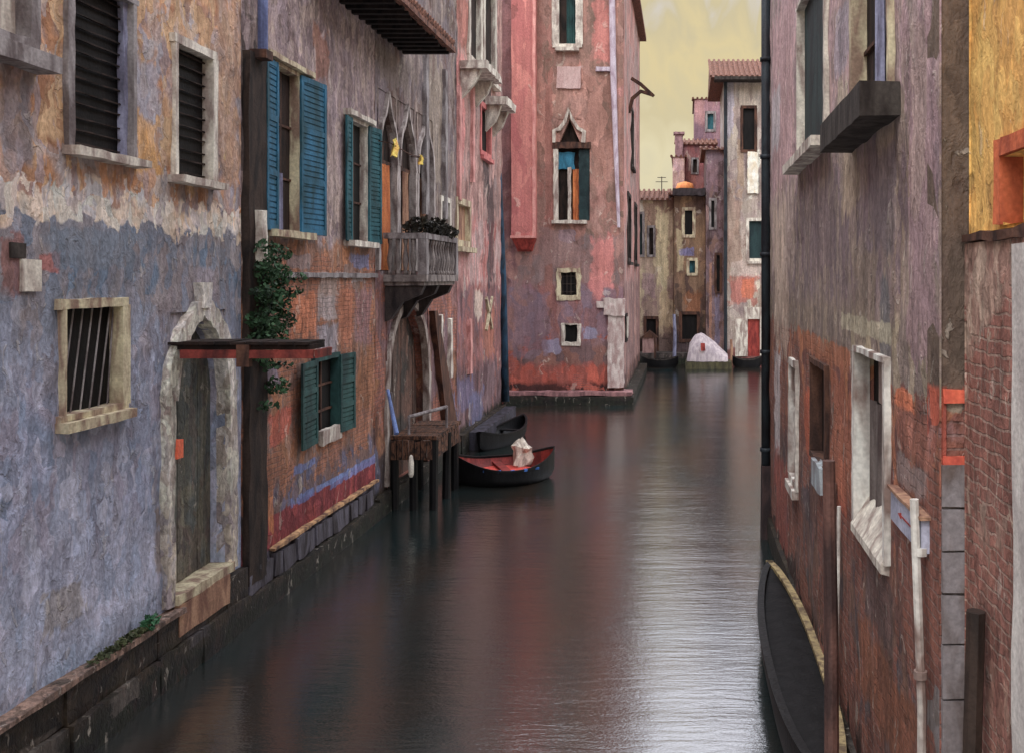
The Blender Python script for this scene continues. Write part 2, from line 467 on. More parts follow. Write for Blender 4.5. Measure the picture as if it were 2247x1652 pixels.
def arch_line(u0, u1, vs, vt, kind='round', n=14):
    c = (u0+u1)/2; hw = (u1-u0)/2; pts = []
    for i in range(n+1):
        t = i/n*2-1
        if kind == 'round': y = math.sqrt(max(0, 1-t*t))
        elif kind == 'pointed': y = math.sqrt(max(0, 4-(1+abs(t))**2))/math.sqrt(3)
        else:
            q = 1-abs(t); y = (.62*math.sqrt(max(0, 1-(1-min(1, q*1.6))**2)) + .38*max(0, (q-.45)/.55)**1.5)
        pts.append((c+t*hw, vs+(vt-vs)*y))
    return pts
def arch_fill(b, T, u0, u1, vs, vt, top, kind, w0, w1):
    line = arch_line(u0, u1, vs, vt, kind, 20); h = len(line)//2
    b.poly(T, line[:h+1]+[((u0+u1)/2, top), (u0, top)], w0, w1)
    b.poly(T, line[h:]+[(u1, top), ((u0+u1)/2, top)], w0, w1)
    return b

# ------------------------------------------------------------ water and far quay
def water_mat():
    t = NT('canal_water')
    g = t.n.new('ShaderNodeNewGeometry'); P = g.outputs['Position']
    a = t.noise(t.vec('MULTIPLY', P, (1, .35, 1)), .5, 4, .5)
    c = t.mix(t.rng(a, .35, .65), (.005, .017, .019), (.026, .017, .012))
    t.put(t.b.inputs['Base Color'], c)
    t.b.inputs['Roughness'].default_value = .06
    t.b.inputs['IOR'].default_value = 3.0
    w1 = t.noise(t.vec('MULTIPLY', P, (.16, .9, 1)), 1.0, 2, .5)
    w2 = t.noise(t.vec('MULTIPLY', P, (.5, 2.4, 1)), 4.0, 3, .6)
    w3 = t.noise(t.vec('MULTIPLY', P, (2.5, 7.0, 1)), 9.0, 3, .6)
    h = t.math('ADD', t.math('MULTIPLY', w1, .8), t.math('ADD', t.math('MULTIPLY', w2, .26), t.math('MULTIPLY', w3, .09)))
    bp = t.n.new('ShaderNodeBump'); bp.inputs['Strength'].default_value = .22; bp.inputs['Distance'].default_value = .10
    t.l.new(h, bp.inputs['Height']); t.l.new(bp.outputs[0], t.b.inputs['Normal'])
    return t.m
M['water'] = water_mat()
w_ = MB().add([(-60, -30, 0), (60, -30, 0), (60, 120, 0), (-60, 120, 0)], [(0, 1, 2, 3)])
b = MB(); b.add([(-60, -30, 0), (60, -30, 0), (60, 120, 0), (-60, 120, 0)], [(0, 1, 2, 3)])
tag(b.build('water', 'water'), kind='structure')
M['quay'] = paint('quay_stone', [(70, 62, 58), (50, 44, 42), (88, 78, 72)], s=1.5, zones=[(.35, [(30, 30, 26), (40, 44, 30), (22, 20, 20)], .1, .1)], axis='x')
b = MB(); b.box(TI, -120, 120, 54.6, 300, -1, .62)
tag(b.build('quay', 'quay'), kind='structure')

GREEN_DK = [(32, 28, 24), (44, 38, 28), (26, 22, 22), (52, 42, 32), (38, 30, 30)]
# ============================================================ left side
# ---- house 1: ochre above, blue-grey below
h1 = empty('canal_house', (-A, 8.5, 0), 'ochre and blue-grey house with dark slatted windows and pointed white doorway', 'house')
u0_, u1_ = 2.0, pl(527, 0)[0]
def hole_l(X0, X1, Yt, Yb, Xr=None):
    d0, d1 = pl(X0, 0)[0], pl(X1, 0)[0]; return (d0, d1, pl(Xr or X0, Yb)[1], pl(Xr or X0, Yt)[1])
HW1 = hole_l(152, 286, -60, 322); HW2 = hole_l(382, 462, 92, 385); HW3 = hole_l(134, 262, 672, 900, 200)
HW0 = hole_l(-90, 60, -200, 92, 60)
dd0, dd1 = pl(372, 0)[0], pl(492, 0)[0]; HD = (dd0, dd1, .98, 4.38)
M['house1'] = paint('ochre_stucco',
    [(176, 134, 84), (160, 126, 92), (186, 150, 108), (142, 96, 64), (150, 140, 140), (170, 118, 76), (128, 122, 132), (164, 128, 104), (176, 150, 96)],
    s=2.6, axis='y',
    zones=[(5.72, [(184, 168, 152), (160, 154, 164), (196, 176, 158), (176, 176, 168), (188, 158, 128), (168, 150, 146)], .34, .02),
           (5.36, [(104, 114, 132), (118, 114, 122), (90, 106, 126), (126, 118, 120), (110, 100, 104), (96, 94, 108)], .30, .02),
           (4.1, [(136, 140, 162), (120, 130, 154), (148, 150, 168), (132, 128, 146), (112, 124, 148), (144, 146, 170)], .5, .5),
           (1.9, [(148, 152, 174), (156, 156, 176), (136, 146, 170), (150, 152, 170)], .4, .4),
           (1.0, [(138, 150, 176), (122, 138, 162), (146, 146, 168)], .15, .2)],
    spots=spots(pl, [(0, 150, 70, 360, (112, 102, 106)), (296, 140, 352, 300, (134, 136, 150)), (0, 520, 52, 640, (120, 70, 58)), (80, 555, 130, 600, (160, 84, 74)),
                     (110, 510, 300, 590, (98, 108, 122)), (300, 255, 350, 380, (182, 132, 60)), (470, 0, 525, 420, (150, 118, 96)), (420, 590, 480, 660, (130, 118, 124)),
                     (345, 1120, 392, 1240, (128, 112, 100)), (196, 0, 250, 30, (168, 110, 60)), (100, 1290, 180, 1370, (132, 124, 120)), (340, 392, 380, 440, (150, 140, 138))]),
    var=.33, fleck=.45, streak=.45)
w1 = wall(h1, TL, u0_, u1_, .7, 15, M['house1'], [HW0, HW1, HW2, HW3, HD], amp=.03, back=5)
M['plinth'] = paint('algae_stone', GREEN_DK, s=3.0, st=(1, .5, 1), zones=[(.28, [(20, 20, 18), (28, 30, 22), (24, 20, 20)], .1, .1)],
                    spots=[(9.0, .35, .5, .12, (78, 70, 64)), (10.6, .3, .3, .1, (84, 76, 70)), (12.2, .38, .25, .1, (64, 58, 60))], rough=.6, bump=.8)
b = MB()
u = u0_
while u < u1_-.05:
    l = random.uniform(.7, 1.3); e = min(u+l, u1_)
    b.box(TL, u+.006, e-.006, .42, .79+random.uniform(-.015, .015), -.3, .10+random.uniform(-.01, .02), .012)
    b.box(TL, u+.006, e-.006, -.8, .415, -.3, .16+random.uniform(-.02, .02), .015); u = e
b.build('plinth', 'plinth', h1)
M['edge'] = paint('coping_stone', [(116, 92, 82), (84, 68, 60), (138, 108, 92), (62, 52, 44)], s=5)
MB().box(TL, u0_, pl(378, 0)[0], .795, .86, -.02, .17, .015).build('coping', 'edge', h1)
window(h1, TL, *HW0, fw=.12, fm='stone_grey', sill=(.14, .16, .24), inside='stone_white', muntin=False, label='window at the picture edge with a pale blind and thick stone sill')
def louv(win, T, h, n, m='brown_inside', tilt=.0):
    b = MB(); u0, u1, v0, v1 = h
    for i in range(n):
        v = v0+(v1-v0)*(i+.5)/n + random.uniform(-.012, .012)
        b.box(T, u0, u1, v-.008, v+.008, -.085, -.06, .005)
    return b.build('slats', m, win)
wa = window(h1, TL, *HW1, fw=.09, fm='stone_grey', sill=(.12, .09, .18), sides=(1, .5, .4, 0), muntin=False, label='large window filled with dark wooden slats', sm='stone_white')
louv(wa, TL, HW1, 13)
MB().box(TL, HW1[1]-.09, HW1[1]-.01, HW1[2], HW1[3], -.09, -.02, .02).build('side_board', 'lilac_cloth', wa)
wb = window(h1, TL, *HW2, fw=.09, fm='stone_white', sill=(.12, .09, .18), sides=(.6, 1.2, 1, 0), muntin=False, label='narrower slatted window beside the house corner')
louv(wb, TL, HW2, 11)
wc = window(h1, TL, *HW3, fw=.1, fm='stone_cream', sill=(.1, .1, .14), sides=(.35, 1.3, .8, .5), muntin=False, label='low window with a leaning iron grille and chipped cream surround')
b = MB()
for i in range(7):
    uu = HW3[0]+.08+i*.16
    b.tube([TL(uu, HW3[2]+.01, -.06), TL(min(uu+.22, HW3[1]-.01), HW3[3], -.06)], .009, 6)
b.build('grille', 'stone_grey', wc)
# doorway
fr = MB()
cw = .20
arch_out = arch_line(HD[0]-.08, HD[1]+.08, 3.35, 4.45, 'pointed', 22)
fr.strip(TL, arch_out, .24, -.1, .09)
fr.box(TL, HD[0]-.20, HD[0]-.02, .9, 3.42, -.1, .085, .02); fr.box(TL, HD[1]+.0, HD[1]+.22, .9, 3.42, -.1, .085, .02)
fr.poly(TL, [((HD[0]+HD[1])/2-.1, 4.42), ((HD[0]+HD[1])/2+.1, 4.42), ((HD[0]+HD[1])/2+.13, 4.74), ((HD[0]+HD[1])/2-.13, 4.74)], -.05, .12)
M['door_stone'] = paint('door_stone', [(196, 190, 176), (176, 170, 166), (150, 138, 128), (186, 184, 168), (128, 112, 104)], s=4, zones=[(2.0, [(160, 152, 148), (176, 164, 144), (128, 116, 118), (158, 154, 158)], .3, .2)], fleck=.4)
door = fr.build('door', 'door_stone', h1, 'tall pointed white stone doorway with a weathered grey-green door')
sp = MB(); arch_fill(sp, TL, HD[0], HD[1], 3.35, 4.3, HD[3]+.002, 'pointed', -.3, -.012); sp.build('spandrel', M['house1'], door)
M['door_leaf'] = paint('door_leaf', [(92, 92, 82), (76, 80, 78), (104, 100, 84), (88, 76, 70), (70, 72, 72), (112, 96, 78)], s=3, st=(1, 1, .16), var=.4)
lf = MB(); nb = 8
for i in range(nb):
    a = HD[0]+(HD[1]-HD[0])*i/nb; lf.box(TL, a+.006, a+(HD[1]-HD[0])/nb-.006, 1.0, 4.3, -.26, -.19+random.uniform(0, .015), .004)
lf.build('leaf', 'door_leaf', door)
MB().box(TL, HD[0]-.02, HD[1]+.05, .88, .995, -.3, .12, .01).build('doorstep', 'stone_cream', door)
MB().box(TL, HD[0], HD[1]-.1, .5, .875, -.1, .125, .015).build('step_riser', 'tan_wood', door)
px_, pz_ = pl(378, 985)
MB().box(TL, px_-.07, px_+.07, pz_-.11, pz_+.11, .0, .10, .004).build('letter_box', mat('orange_box', (226, 84, 30), (200, 70, 28), rough=.5), h1)
q = pl(64, 605)
MB().box(TL, q[0]-.14, q[0]+.14, q[1]-.15, q[1]+.15, -.02, .03, .006).build('wall_plaque', 'stone_white', h1)
q = pl(36, 550)
MB().box(TL, q[0]-.1, q[0]+.1, q[1]-.07, q[1]+.07, -.02, .025, .005).build('vent_block', 'stone_dark', h1)
# canopy over the door, reaching out above the water
M['canopy_top'] = plain('canopy_boards', (40, 28, 24), (22, 17, 16), rough=.8)
cy0, cy1 = 11.75, 12.25; cz = H-.96
b = MB(); b.box(TI, -A+.0, -4.46, cy0+.03, cy1, cz+.1, cz+.16, .006)
for i in range(9): b.box(TI, -A+.0+i*.188, -A+.17+i*.188, cy0-.02, cy1+.04, cz+.161, cz+.19+random.uniform(0, .01), .004)
cn = b.build('canopy', 'canopy_top', h1, 'flat dark canopy with a red edge board')
b = MB()
for x0, x1 in ((-A+.15, -5.33), (-5.18, -4.42)): b.box(TI, x0, x1, cy0-.02, cy0+.025, cz+.0, cz+.1, .006)
b.box(TI, -4.42, -4.38, cy0+.03, cy1, cz+.0, cz+.1, .006)
b.build('edge_board', mat('canopy_red', (122, 44, 34), (72, 30, 28), rough=.7), cn)
b = MB(); b.box(TI, -5.33, -5.18, cy0-.03, cy0+.06, cz-.1, cz+.16, .006)
b.build('crossbar', 'brown_wood', cn)

# ---- house 2: lilac plaster, blue shutters, brick below
v0_, v1_ = u1_+.003, pl(822, 0)[0]
h2 = empty('shuttered_house', (-A, 16, 0), 'lilac plastered house over orange brick with bright blue and teal shutters, beside the ochre house', 'house')
W21 = hole_l(601, 650, 142, 505); W22 = hole_l(765, 801, 262, 528); W23 = hole_l(688, 738, 792, 968)
BR = [(150, 92, 62), (122, 78, 62), (118, 98, 88), (160, 102, 64)]
M['house2'] = paint('lilac_stucco',
    [(140, 118, 114), (124, 104, 108), (152, 132, 122), (132, 114, 118), (110, 90, 90), (156, 136, 134), (142, 112, 98)],
    s=2.2, axis='y',
    zones=[(5.42, [(136, 96, 72), (150, 96, 62), (122, 96, 86), (118, 84, 70), (130, 108, 104)], .22, .05),
           (1.75, [(84, 78, 84), (112, 84, 76), (92, 72, 72), (74, 84, 116), (128, 96, 84)], .2, .1),
           (1.25, [(124, 46, 50), (104, 36, 42), (140, 54, 50)], .05, .02),
           (.78, [(74, 70, 78), (56, 50, 54), (96, 92, 108), (44, 38, 38)], .05, .03),
           (.45, GREEN_DK, .1, .06)],
    brick=(5.2, .34, BR, 1.5),
    spots=spots(pl, [(528, 118, 570, 1160, (40, 33, 30)), (546, 700, 578, 1230, (66, 52, 44)), (700, 650, 740, 700, (150, 140, 140)), (700, 715, 740, 780, (134, 130, 140)),
                     (690, 60, 720, 180, (140, 90, 70)), (588, 1080, 600, 1180, (176, 104, 52)), (770, 560, 810, 590, (104, 112, 150)), (780, 640, 815, 760, (124, 88, 92)),
                     (572, 800, 610, 850, (104, 104, 124)), (592, 900, 640, 970, (168, 72, 52)), (615, 640, 690, 740, (176, 98, 56)), (700, 600, 745, 650, (146, 128, 120)),
                     (640, 1080, 690, 1100, (84, 104, 156)), (730, 1020, 830, 1040, (90, 108, 158)), (690, 1050, 760, 1062, (96, 118, 168)), (640, 1015, 690, 1035, (88, 108, 158)),
                     (780, 760, 820, 900, (128, 80, 48)), (632, 560, 680, 590, (128, 112, 112)), (590, 690, 640, 735, (132, 104, 96)), (770, 600, 800, 620, (150, 140, 140)), (650, 200, 690, 240, (120, 100, 108)), (700, 300, 740, 420, (150, 130, 124)), (745, 640, 775, 760, (150, 86, 56))]))
wall(h2, TL, v0_, v1_, -.5, 12.6, M['house2'], [W21, W22, W23], amp=.035)
# dark joint pilaster
q0, q1 = pl(532, 0)[0], pl(572, 0)[0]
MB().box(TL, q0, q1, .5, H+(VY-118)*14/F, -.02, .10, .02).build('pilaster', mat('dark_board', (54, 42, 36), (30, 25, 24), rough=.8), h2)
b = MB(); pu = pl(552, 0)[0]; zt = H+(VY-112)*pu/F
b.tube([TL(pu, 12.5, .16), TL(pu, zt, .16)], .07, 10); dp = b.build('drainpipe', mat('blue_lead', (84, 96, 136), (62, 70, 104)), h2)
MB().box(TL, pu-.12, pu+.12, zt-.12, zt, .02, .26, .008).build('pipe_shoe', 'brown_wood', dp)
q = pl(551, 518)
MB().box(TL, q[0]-.09, q[0]+.09, q[1]-.36, q[1]+.36, .08, .2, .015).build('stone_block', 'stone_white', h2)
window(h2, TL, *W21, fw=.08, fm='stone_cream', sill=(.35, .11, .2), sides=(.4, .4, .6, 0), leaves=[(-1, 177, .47), (1, 174, .86)], lm='blue_shutter',
       curtain=(.05, .5, .36), lintel=(.45, .09, .14), inside='brown_inside', label='tall window with bright blue shutters thrown open')
window(h2, TL, *W22, fw=.08, fm='stone_white', sill=(.25, .11, .2), sides=(.4, .4, .6, 0), leaves=[(-1, 177, .36), (1, 172, .55)], lm='teal_shutter',
       lintel=(.25, .1, .14), inside='dark_inside', label='tall window with half open teal shutters')
window(h2, TL, *W23, fw=.07, fm='green_shutter', sill=None, sides=(1, 1, 1, 0), leaves=[(-1, 176, .8), (1, 175, .62)], lm='green_shutter', inside='dark_inside',
       label='low window with dark green shutters and a white board at its foot')
q0 = pl(700, 0)[0]; q1 = pl(742, 0)[0]; zb = W23[2]
MB().box(TL, q0, q1, zb-.12, zb+.13, -.02, .07, .01).build('sill_board', 'stone_white', h2)
# string course
b = MB(); b.box(TL, pl(600, 0)[0], v1_+.0, 4.80, 4.885, -.02, .07, .012)
b.build('string_course', 'stone_grey', h2)
MB().box(TL, pl(590, 0)[0], v1_, .755, .80, -.02, .09, .012).build('ledge', mat('ledge_stone', (176, 134, 84), (84, 58, 48)), h2)
b = MB(); u = v0_+.05
while u < v1_-.3:
    l = random.uniform(.25, .5); b.box(TL, u, min(u+l, v1_-.02), .36, .70+random.uniform(-.06, .03), -.1, .06+random.uniform(0, .05), .03); u += l+.04
b.build('footing_stones', mat('foot_stone', (78, 74, 84), (44, 38, 42)), h2)
MB().box(TL, v0_, v1_, -.8, .34, -.1, .14, .02).build('plinth', 'plinth', h2)

# ---- house 3: gothic windows, balcony, water gate
h3 = empty('gothic_palace', (-A, 22.5, 0), 'grey-brown house with three pointed windows, white balcony and arched water gate', 'house')
x0_, x1_ = v1_+.003, pl(1001, 0)[0]
GW = []
for (a, c, yt) in ((829, 867, 196), (873, 908, 214), (914, 948, 236)):
    d0, d1 = pl(a, 0)[0], pl(c, 0)[0]; GW.append((d0, d1, 4.95, 8.62))
WG = (pl(848, 0)[0], pl(938, 0)[0], .35, 4.28)
W34 = hole_l(966, 984, 440, 555)
M['house3'] = paint('palace_stucco', [(112, 94, 90), (96, 80, 78), (128, 112, 104), (104, 92, 96), (88, 66, 60), (120, 98, 92)], s=1.8, st=(1, 1, .3), axis='y',
    zones=[(4.85, [(112, 72, 66), (96, 60, 58), (124, 84, 80), (90, 70, 76), (134, 92, 78)], .25, .05), (3.2, [(104, 66, 48), (84, 52, 46), (124, 80, 50), (78, 62, 66)], .5, .3),
           (1.3, [(62, 48, 50), (84, 82, 100), (70, 56, 54), (48, 40, 42)], .3, .1), (.5, GREEN_DK, .1, .06)],
    brick=(4.6, .3, [(140, 82, 62), (118, 70, 58), (108, 92, 88)]),
    spots=spots(pl, [(932, 130, 972, 400, (126, 112, 98)), (832, 120, 900, 190, (112, 98, 92)), (948, 700, 990, 860, (112, 88, 96)), (990, 860, 1001, 930, (96, 96, 124))]))
wall(h3, TL, x0_, x1_, -.5, 15.5, M['house3'], GW+[WG, W34], amp=.04)
b = MB()
GM = mat('tracery_stone', (160, 150, 146), (98, 86, 84), rough=.8) or 'tracery_stone'
for g in GW:
    arch_fill(b, TL, g[0], g[1], 7.2, 8.5, 8.63, 'ogee', -.14, -.008)
b.build('window_tracery', M['house3'], h3)
for i, g in enumerate(GW):
    b = MB(); b.strip(TL, arch_line(g[0]-.02, g[1]+.02, 7.2, 8.62, 'ogee', 20), .09, -.08, .07)
    b.box(TL, g[0]-.1, g[0]+.03, 4.95, 7.25, -.1, .06, .012); b.box(TL, g[1]-.03, g[1]+.1, 4.95, 7.25, -.1, .06, .012)
    w = b.build('window', GM, h3, ['pointed window with an orange curtain', 'middle pointed window above the balcony', 'pointed window at the far end of the balcony'][i])
    MB().box(TL, g[0]-.02, g[1]+.02, 4.93, 8.6, -.17, -.12).build('pane', 'brown_inside' if i else 'brown_inside', w)
    b = MB(); b.box(TL, (g[0]+g[1])/2-.04, (g[0]+g[1])/2+.04, 4.95, 7.6, -.115, -.08, .005); b.box(TL, g[0], g[1], 7.15, 7.24, -.115, -.075, .005)
    b.build('glazing_bars', 'brown_wood', w)
    c0 = g[0] + (.1 if i == 0 else .45); c1 = c0 + (.85 if i == 0 else .5); vs = []
    for k, v in enumerate((4.96, 6.1, 7.15)):
        for j in range(11): vs.append(TL(c0+(c1-c0)*j/10, v, -.05+.025*math.sin(j*2+k)))
    b = MB(); b.add(vs, [(k*11+j, k*11+j+1, (k+1)*11+j+1, (k+1)*11+j) for k in range(2) for j in range(10)])
    b.build('curtain', 'orange_cloth' if i == 0 else 'tan_wood', w)
window(h3, TL, *W34, fw=.12, fm='stone_white', sill=(.1, .1, .14), leaves=None, inside='green_shutter', muntin=False, label='small white framed window with a closed green blind')
for X in (930, 972):
    b = MB(); u = pl(X, 0)[0]; b.box(TL, u-.12, u+.12, 6.3, H+5.3, -.02, .10, .02)
    b.build('corner_strip', 'stone_grey', h3)
# eave
M['eave'] = plain('eave_wood', (40, 34, 32), (22, 20, 22), rough=.8)
ze = H+4.92
b = MB(); b.box(TI, -A-.3, -A+1.05, x0_-3.6, 21.7, ze+.14, ze+.2)
u = x0_-3.5
while u < 21.6:
    b.box(TI, -A-.2, -A+1.0+random.uniform(-.03, .05), u, u+.12, ze-.02, ze+.138, .01); u += .36
ev = b.build('eave', 'eave', h3, 'dark timber eave hanging out over the water')
b = MB(); b.box(TI, -A+.98, -A+1.12, x0_-3.6, 21.7, ze+.03, ze+.14, .01)
u = x0_-3.6
while u < 21.65:
    b.tube([(-A+1.1, u, ze+.21), (-A-.6, u, ze+.8)], .09, 8); u += .2
b.build('roof_tiles', 'tile', ev)
# balcony
by0, by1, bx = 20.15, 22.95, -5.26
b = MB(); b.box(TI, -A, bx, by0, by1, 4.72, 4.86, .012); b.box(TI, -A, bx-.06, by0+.06, by1-.06, 4.64, 4.72, .012)
bal = b.build('balcony', mat('balcony_stone', (122, 112, 108), (66, 58, 58)), h3, 'white stone balcony with turned balusters')
for y in (by0+.12, 21.4, by1-.3):
    b = MB(); b.poly(lambda u, v, w: (-A+u, y+w, v), [(0, 4.63), (.8, 4.63), (.72, 4.45), (.35, 4.3), (.12, 3.95), (0, 3.9)], 0, .2)
    b.build('bracket', mat('bracket_stone', (60, 52, 50), (30, 26, 28)), bal)
b = MB(); b.box(TI, -A, bx, by0, by0+.14, 5.60, 5.72, .01); b.box(TI, bx-.14, bx, by0+.141, by1, 5.60, 5.72, .01); b.box(TI, -A, bx-.141, by1-.14, by1, 5.6, 5.72, .01)
for (x, y) in ((bx-.09, by0+.09), (bx-.09, by1-.09)): b.box(TI, x-.09, x+.09, y-.09, y+.09, 4.865, 5.595, .006)
b.build('rail', 'stone_grey', bal)
prof = [(.05, 0), (.05, .06), (.03, .1), (.06, .25), (.065, .33), (.035, .5), (.028, .6), (.05, .68), (.05, .74)]
bl0 = None
spots_b = [(-A+.12+i*.16, by0+.07) for i in range(4)]+[(bx-.07, by0+.3+i*.22) for i in range(11)]
for (x, y) in spots_b:
    b = MB(); b.lathe((x, y, 4.862), prof, 8); b.build('baluster', 'balcony_stone', bal, smooth=True)
# water gate
b = MB(); arch_fill(b, TL, WG[0], WG[1], 2.5, 4.15, 4.285, 'round', -.34, -.012)
gt = MB(); gt.strip(TL, arch_line(WG[0]-.03, WG[1]+.03, 2.5, 4.25, 'round', 22), .16, -.1, .06)
gt.box(TL, WG[0]-.12, WG[0]+.04, .5, 2.55, -.1, .055, .015); gt.box(TL, WG[1]-.04, WG[1]+.14, .5, 2.55, -.1, .055, .015)
g_ = gt.build('water_gate', mat('gate_stone', (150, 140, 132), (92, 72, 66)), h3, 'round arched water gate with a streaked grey door')
b.build('spandrel', M['house3'], g_)
M['gate_door'] = paint('gate_boards', [(84, 78, 70), (60, 54, 50), (98, 70, 58), (42, 36, 34), (74, 68, 60)], s=1.6, st=(1, 1, .2))
gd = MB()
for i in range(10):
    a = WG[0]+(WG[1]-WG[0])*i/10; gd.box(TL, a+.01, a+(WG[1]-WG[0])/10-.01, .3, 4.2, -.33, -.28+random.uniform(0, .02), .004)
gd.build('gate_leaf', 'gate_door', g_)
for X, yt, yb in ((962, 692, 850), (984, 700, 830)):
    b = MB(); u = pl(X, 0)[0]; b.box(TL, u-.10, u+.10, pl(X, yb)[1], pl(X, yt)[1], -.02, .10, .02)
    b.build('pilaster', 'stone_white', h3)
MB().box(TL, x0_, x1_, -.8, .4, -.1, .12, .03).build('plinth', 'plinth', h3)
# dark slanting slab standing in for the shadowed right side of the gate arch
b = MB(); b.poly(TL, [(pl(941, 0)[0], 4.0), (pl(948, 0)[0], 4.0), (pl(1000, 0)[0]+.0, .4), (pl(975, 0)[0], .4)], -.02, .14)
b.build('arch_shade', 'brown_wood', h3)  # the dark colour is shade put in as a shape, not real timber

# ---- house 4: pink with pale stone details
h4 = empty('pink_house', (-A, 30, 0), 'narrow pink house with dark blue drainpipe, beside the house with the white balcony', 'house')
y0_, y1_ = x1_+.003, pl(1101, 0)[0]
W41 = hole_l(1054, 1074, 232, 330); W42 = hole_l(1002, 1028, 446, 528); W43 = hole_l(1030, 1052, -40, 122); W44 = hole_l(1062, 1084, -40, 150)
M['house4'] = paint('pink_stucco', [(154, 112, 106), (128, 92, 86), (170, 128, 120), (142, 106, 98), (124, 104, 102), (150, 116, 110)], s=1.3, st=(1, 1, .28), axis='y',
    zones=[(6.6, [(168, 112, 106), (150, 122, 118), (156, 90, 84), (128, 100, 98)], .3, .1),
           (4.6, [(150, 84, 72), (112, 80, 84), (128, 76, 70), (98, 70, 74), (160, 100, 88)], .3, .1),
           (2.2, [(96, 62, 60), (78, 54, 58), (110, 84, 88), (124, 72, 62)], .4, .2), (.7, GREEN_DK, .2, .1)],
    spots=spots(pl, [(1002, 0, 1030, 110, (150, 84, 70)), (1030, 60, 1050, 130, (170, 92, 50)), (1002, 120, 1020, 380, (190, 112, 108)), (1040, 640, 1058, 700, (180, 160, 144)),
                     (1058, 200, 1075, 400, (40, 40, 46)), (1070, 400, 1084, 620, (46, 38, 44)), (1060, 680, 1085, 780, (150, 88, 66)), (1005, 830, 1040, 900, (92, 84, 112)), (1030, 860, 1060, 930, (88, 88, 118))]))
wall(h4, TL, y0_, y1_, -.5, 17, M['house4'], [W41, W42, W43, W44], amp=.05, step=.3)
window(h4, TL, *W41, fw=.14, fm='pink_plaster', sill=(.1, .12, .14), inside='dark_inside', muntin=False, label='dark window with a pink surround')
window(h4, TL, *W42, fw=.16, fm='stone_cream', sill=(.2, .14, .2), inside='tan_wood', muntin=False, label='window with a closed beige shutter')
window(h4, TL, *W43, fw=.26, fm='stone_white', sill=(.2, .14, .2), inside='brown_inside', muntin=False, label='upper window in a wide white surround, nearer one')
window(h4, TL, *W44, fw=.26, fm='stone_white', sill=(.2, .14, .2), inside='brown_inside', muntin=False, label='upper window in a wide white surround, farther one')
b = MB(); zb = 10.55
b.box(TI, -A, -A+.75, pl(1008, 0)[0], pl(1046, 0)[0], zb, zb+.22, .03); b.box(TI, -A, -A+.7, pl(1062, 0)[0], pl(1086, 0)[0], zb-.4, zb-.15, .03)
for X in (1012, 1040, 1066, 1082):
    y = pl(X, 0)[0]; b.poly(lambda u, v, w: (-A+u, y+w, v), [(0, zb-.01), (.55, zb-.01), (.4, zb-.35), (.1, zb-.7), (0, zb-.8)] if X < 1050 else [(0, zb-.41), (.5, zb-.41), (.3, zb-.9), (0, zb-1.2)], -.1, .12)
b.build('balcony', 'stone_white', h4)
for X, yt, yb in ((1004, 190, 440), (1034, 190, 400), (1028, 700, 820)):
    b = MB(); u = pl(X, 0)[0]; b.box(TL, u-.13, u+.13, pl(X, yb)[1], pl(X, yt)[1], -.02, .09, .02)
    b.build('pilaster', mat('pink_stone', (190, 130, 124), (150, 96, 90)), h4)
b = MB()
for (dx, dz) in ((-.5, .5), (.5, .5), (-.5, -.5), (.5, -.5)):
    u, v = pl(1071, 688); b.strip(TL, [(u, v), (u+dx*.9, v+dz)], .12, -.02, .07)
b.build('wall_tie', 'stone_cream', h4, 'white iron tie in the shape of a cross')
xb = -A+.14
b = MB(); b.tube([(xb-.55, y1_-.02, 15), (xb-.30, y1_-.02, 9.0), (xb-.1, y1_-.04, 4.6), (xb, y1_-.06, .65)], .13, 10)
b.build('drainpipe', 'blue_pipe', h4, 'long dark blue drainpipe at the corner of the pink house', smooth=True)
MB().box(TL, y0_, y1_, -.8, .55, -.1, .16, .03).build('plinth', 'plinth', h4)
b = MB(); b.box(TI, -A+.02, -A+.55, 27.5, y1_-.3, -.8, .5, .03); tag(b.build('landing_ledge', mat('ledge_grey', (58, 56, 66), (32, 30, 34))), 'low grey stone ledge at the foot of the pink house', 'ledge')

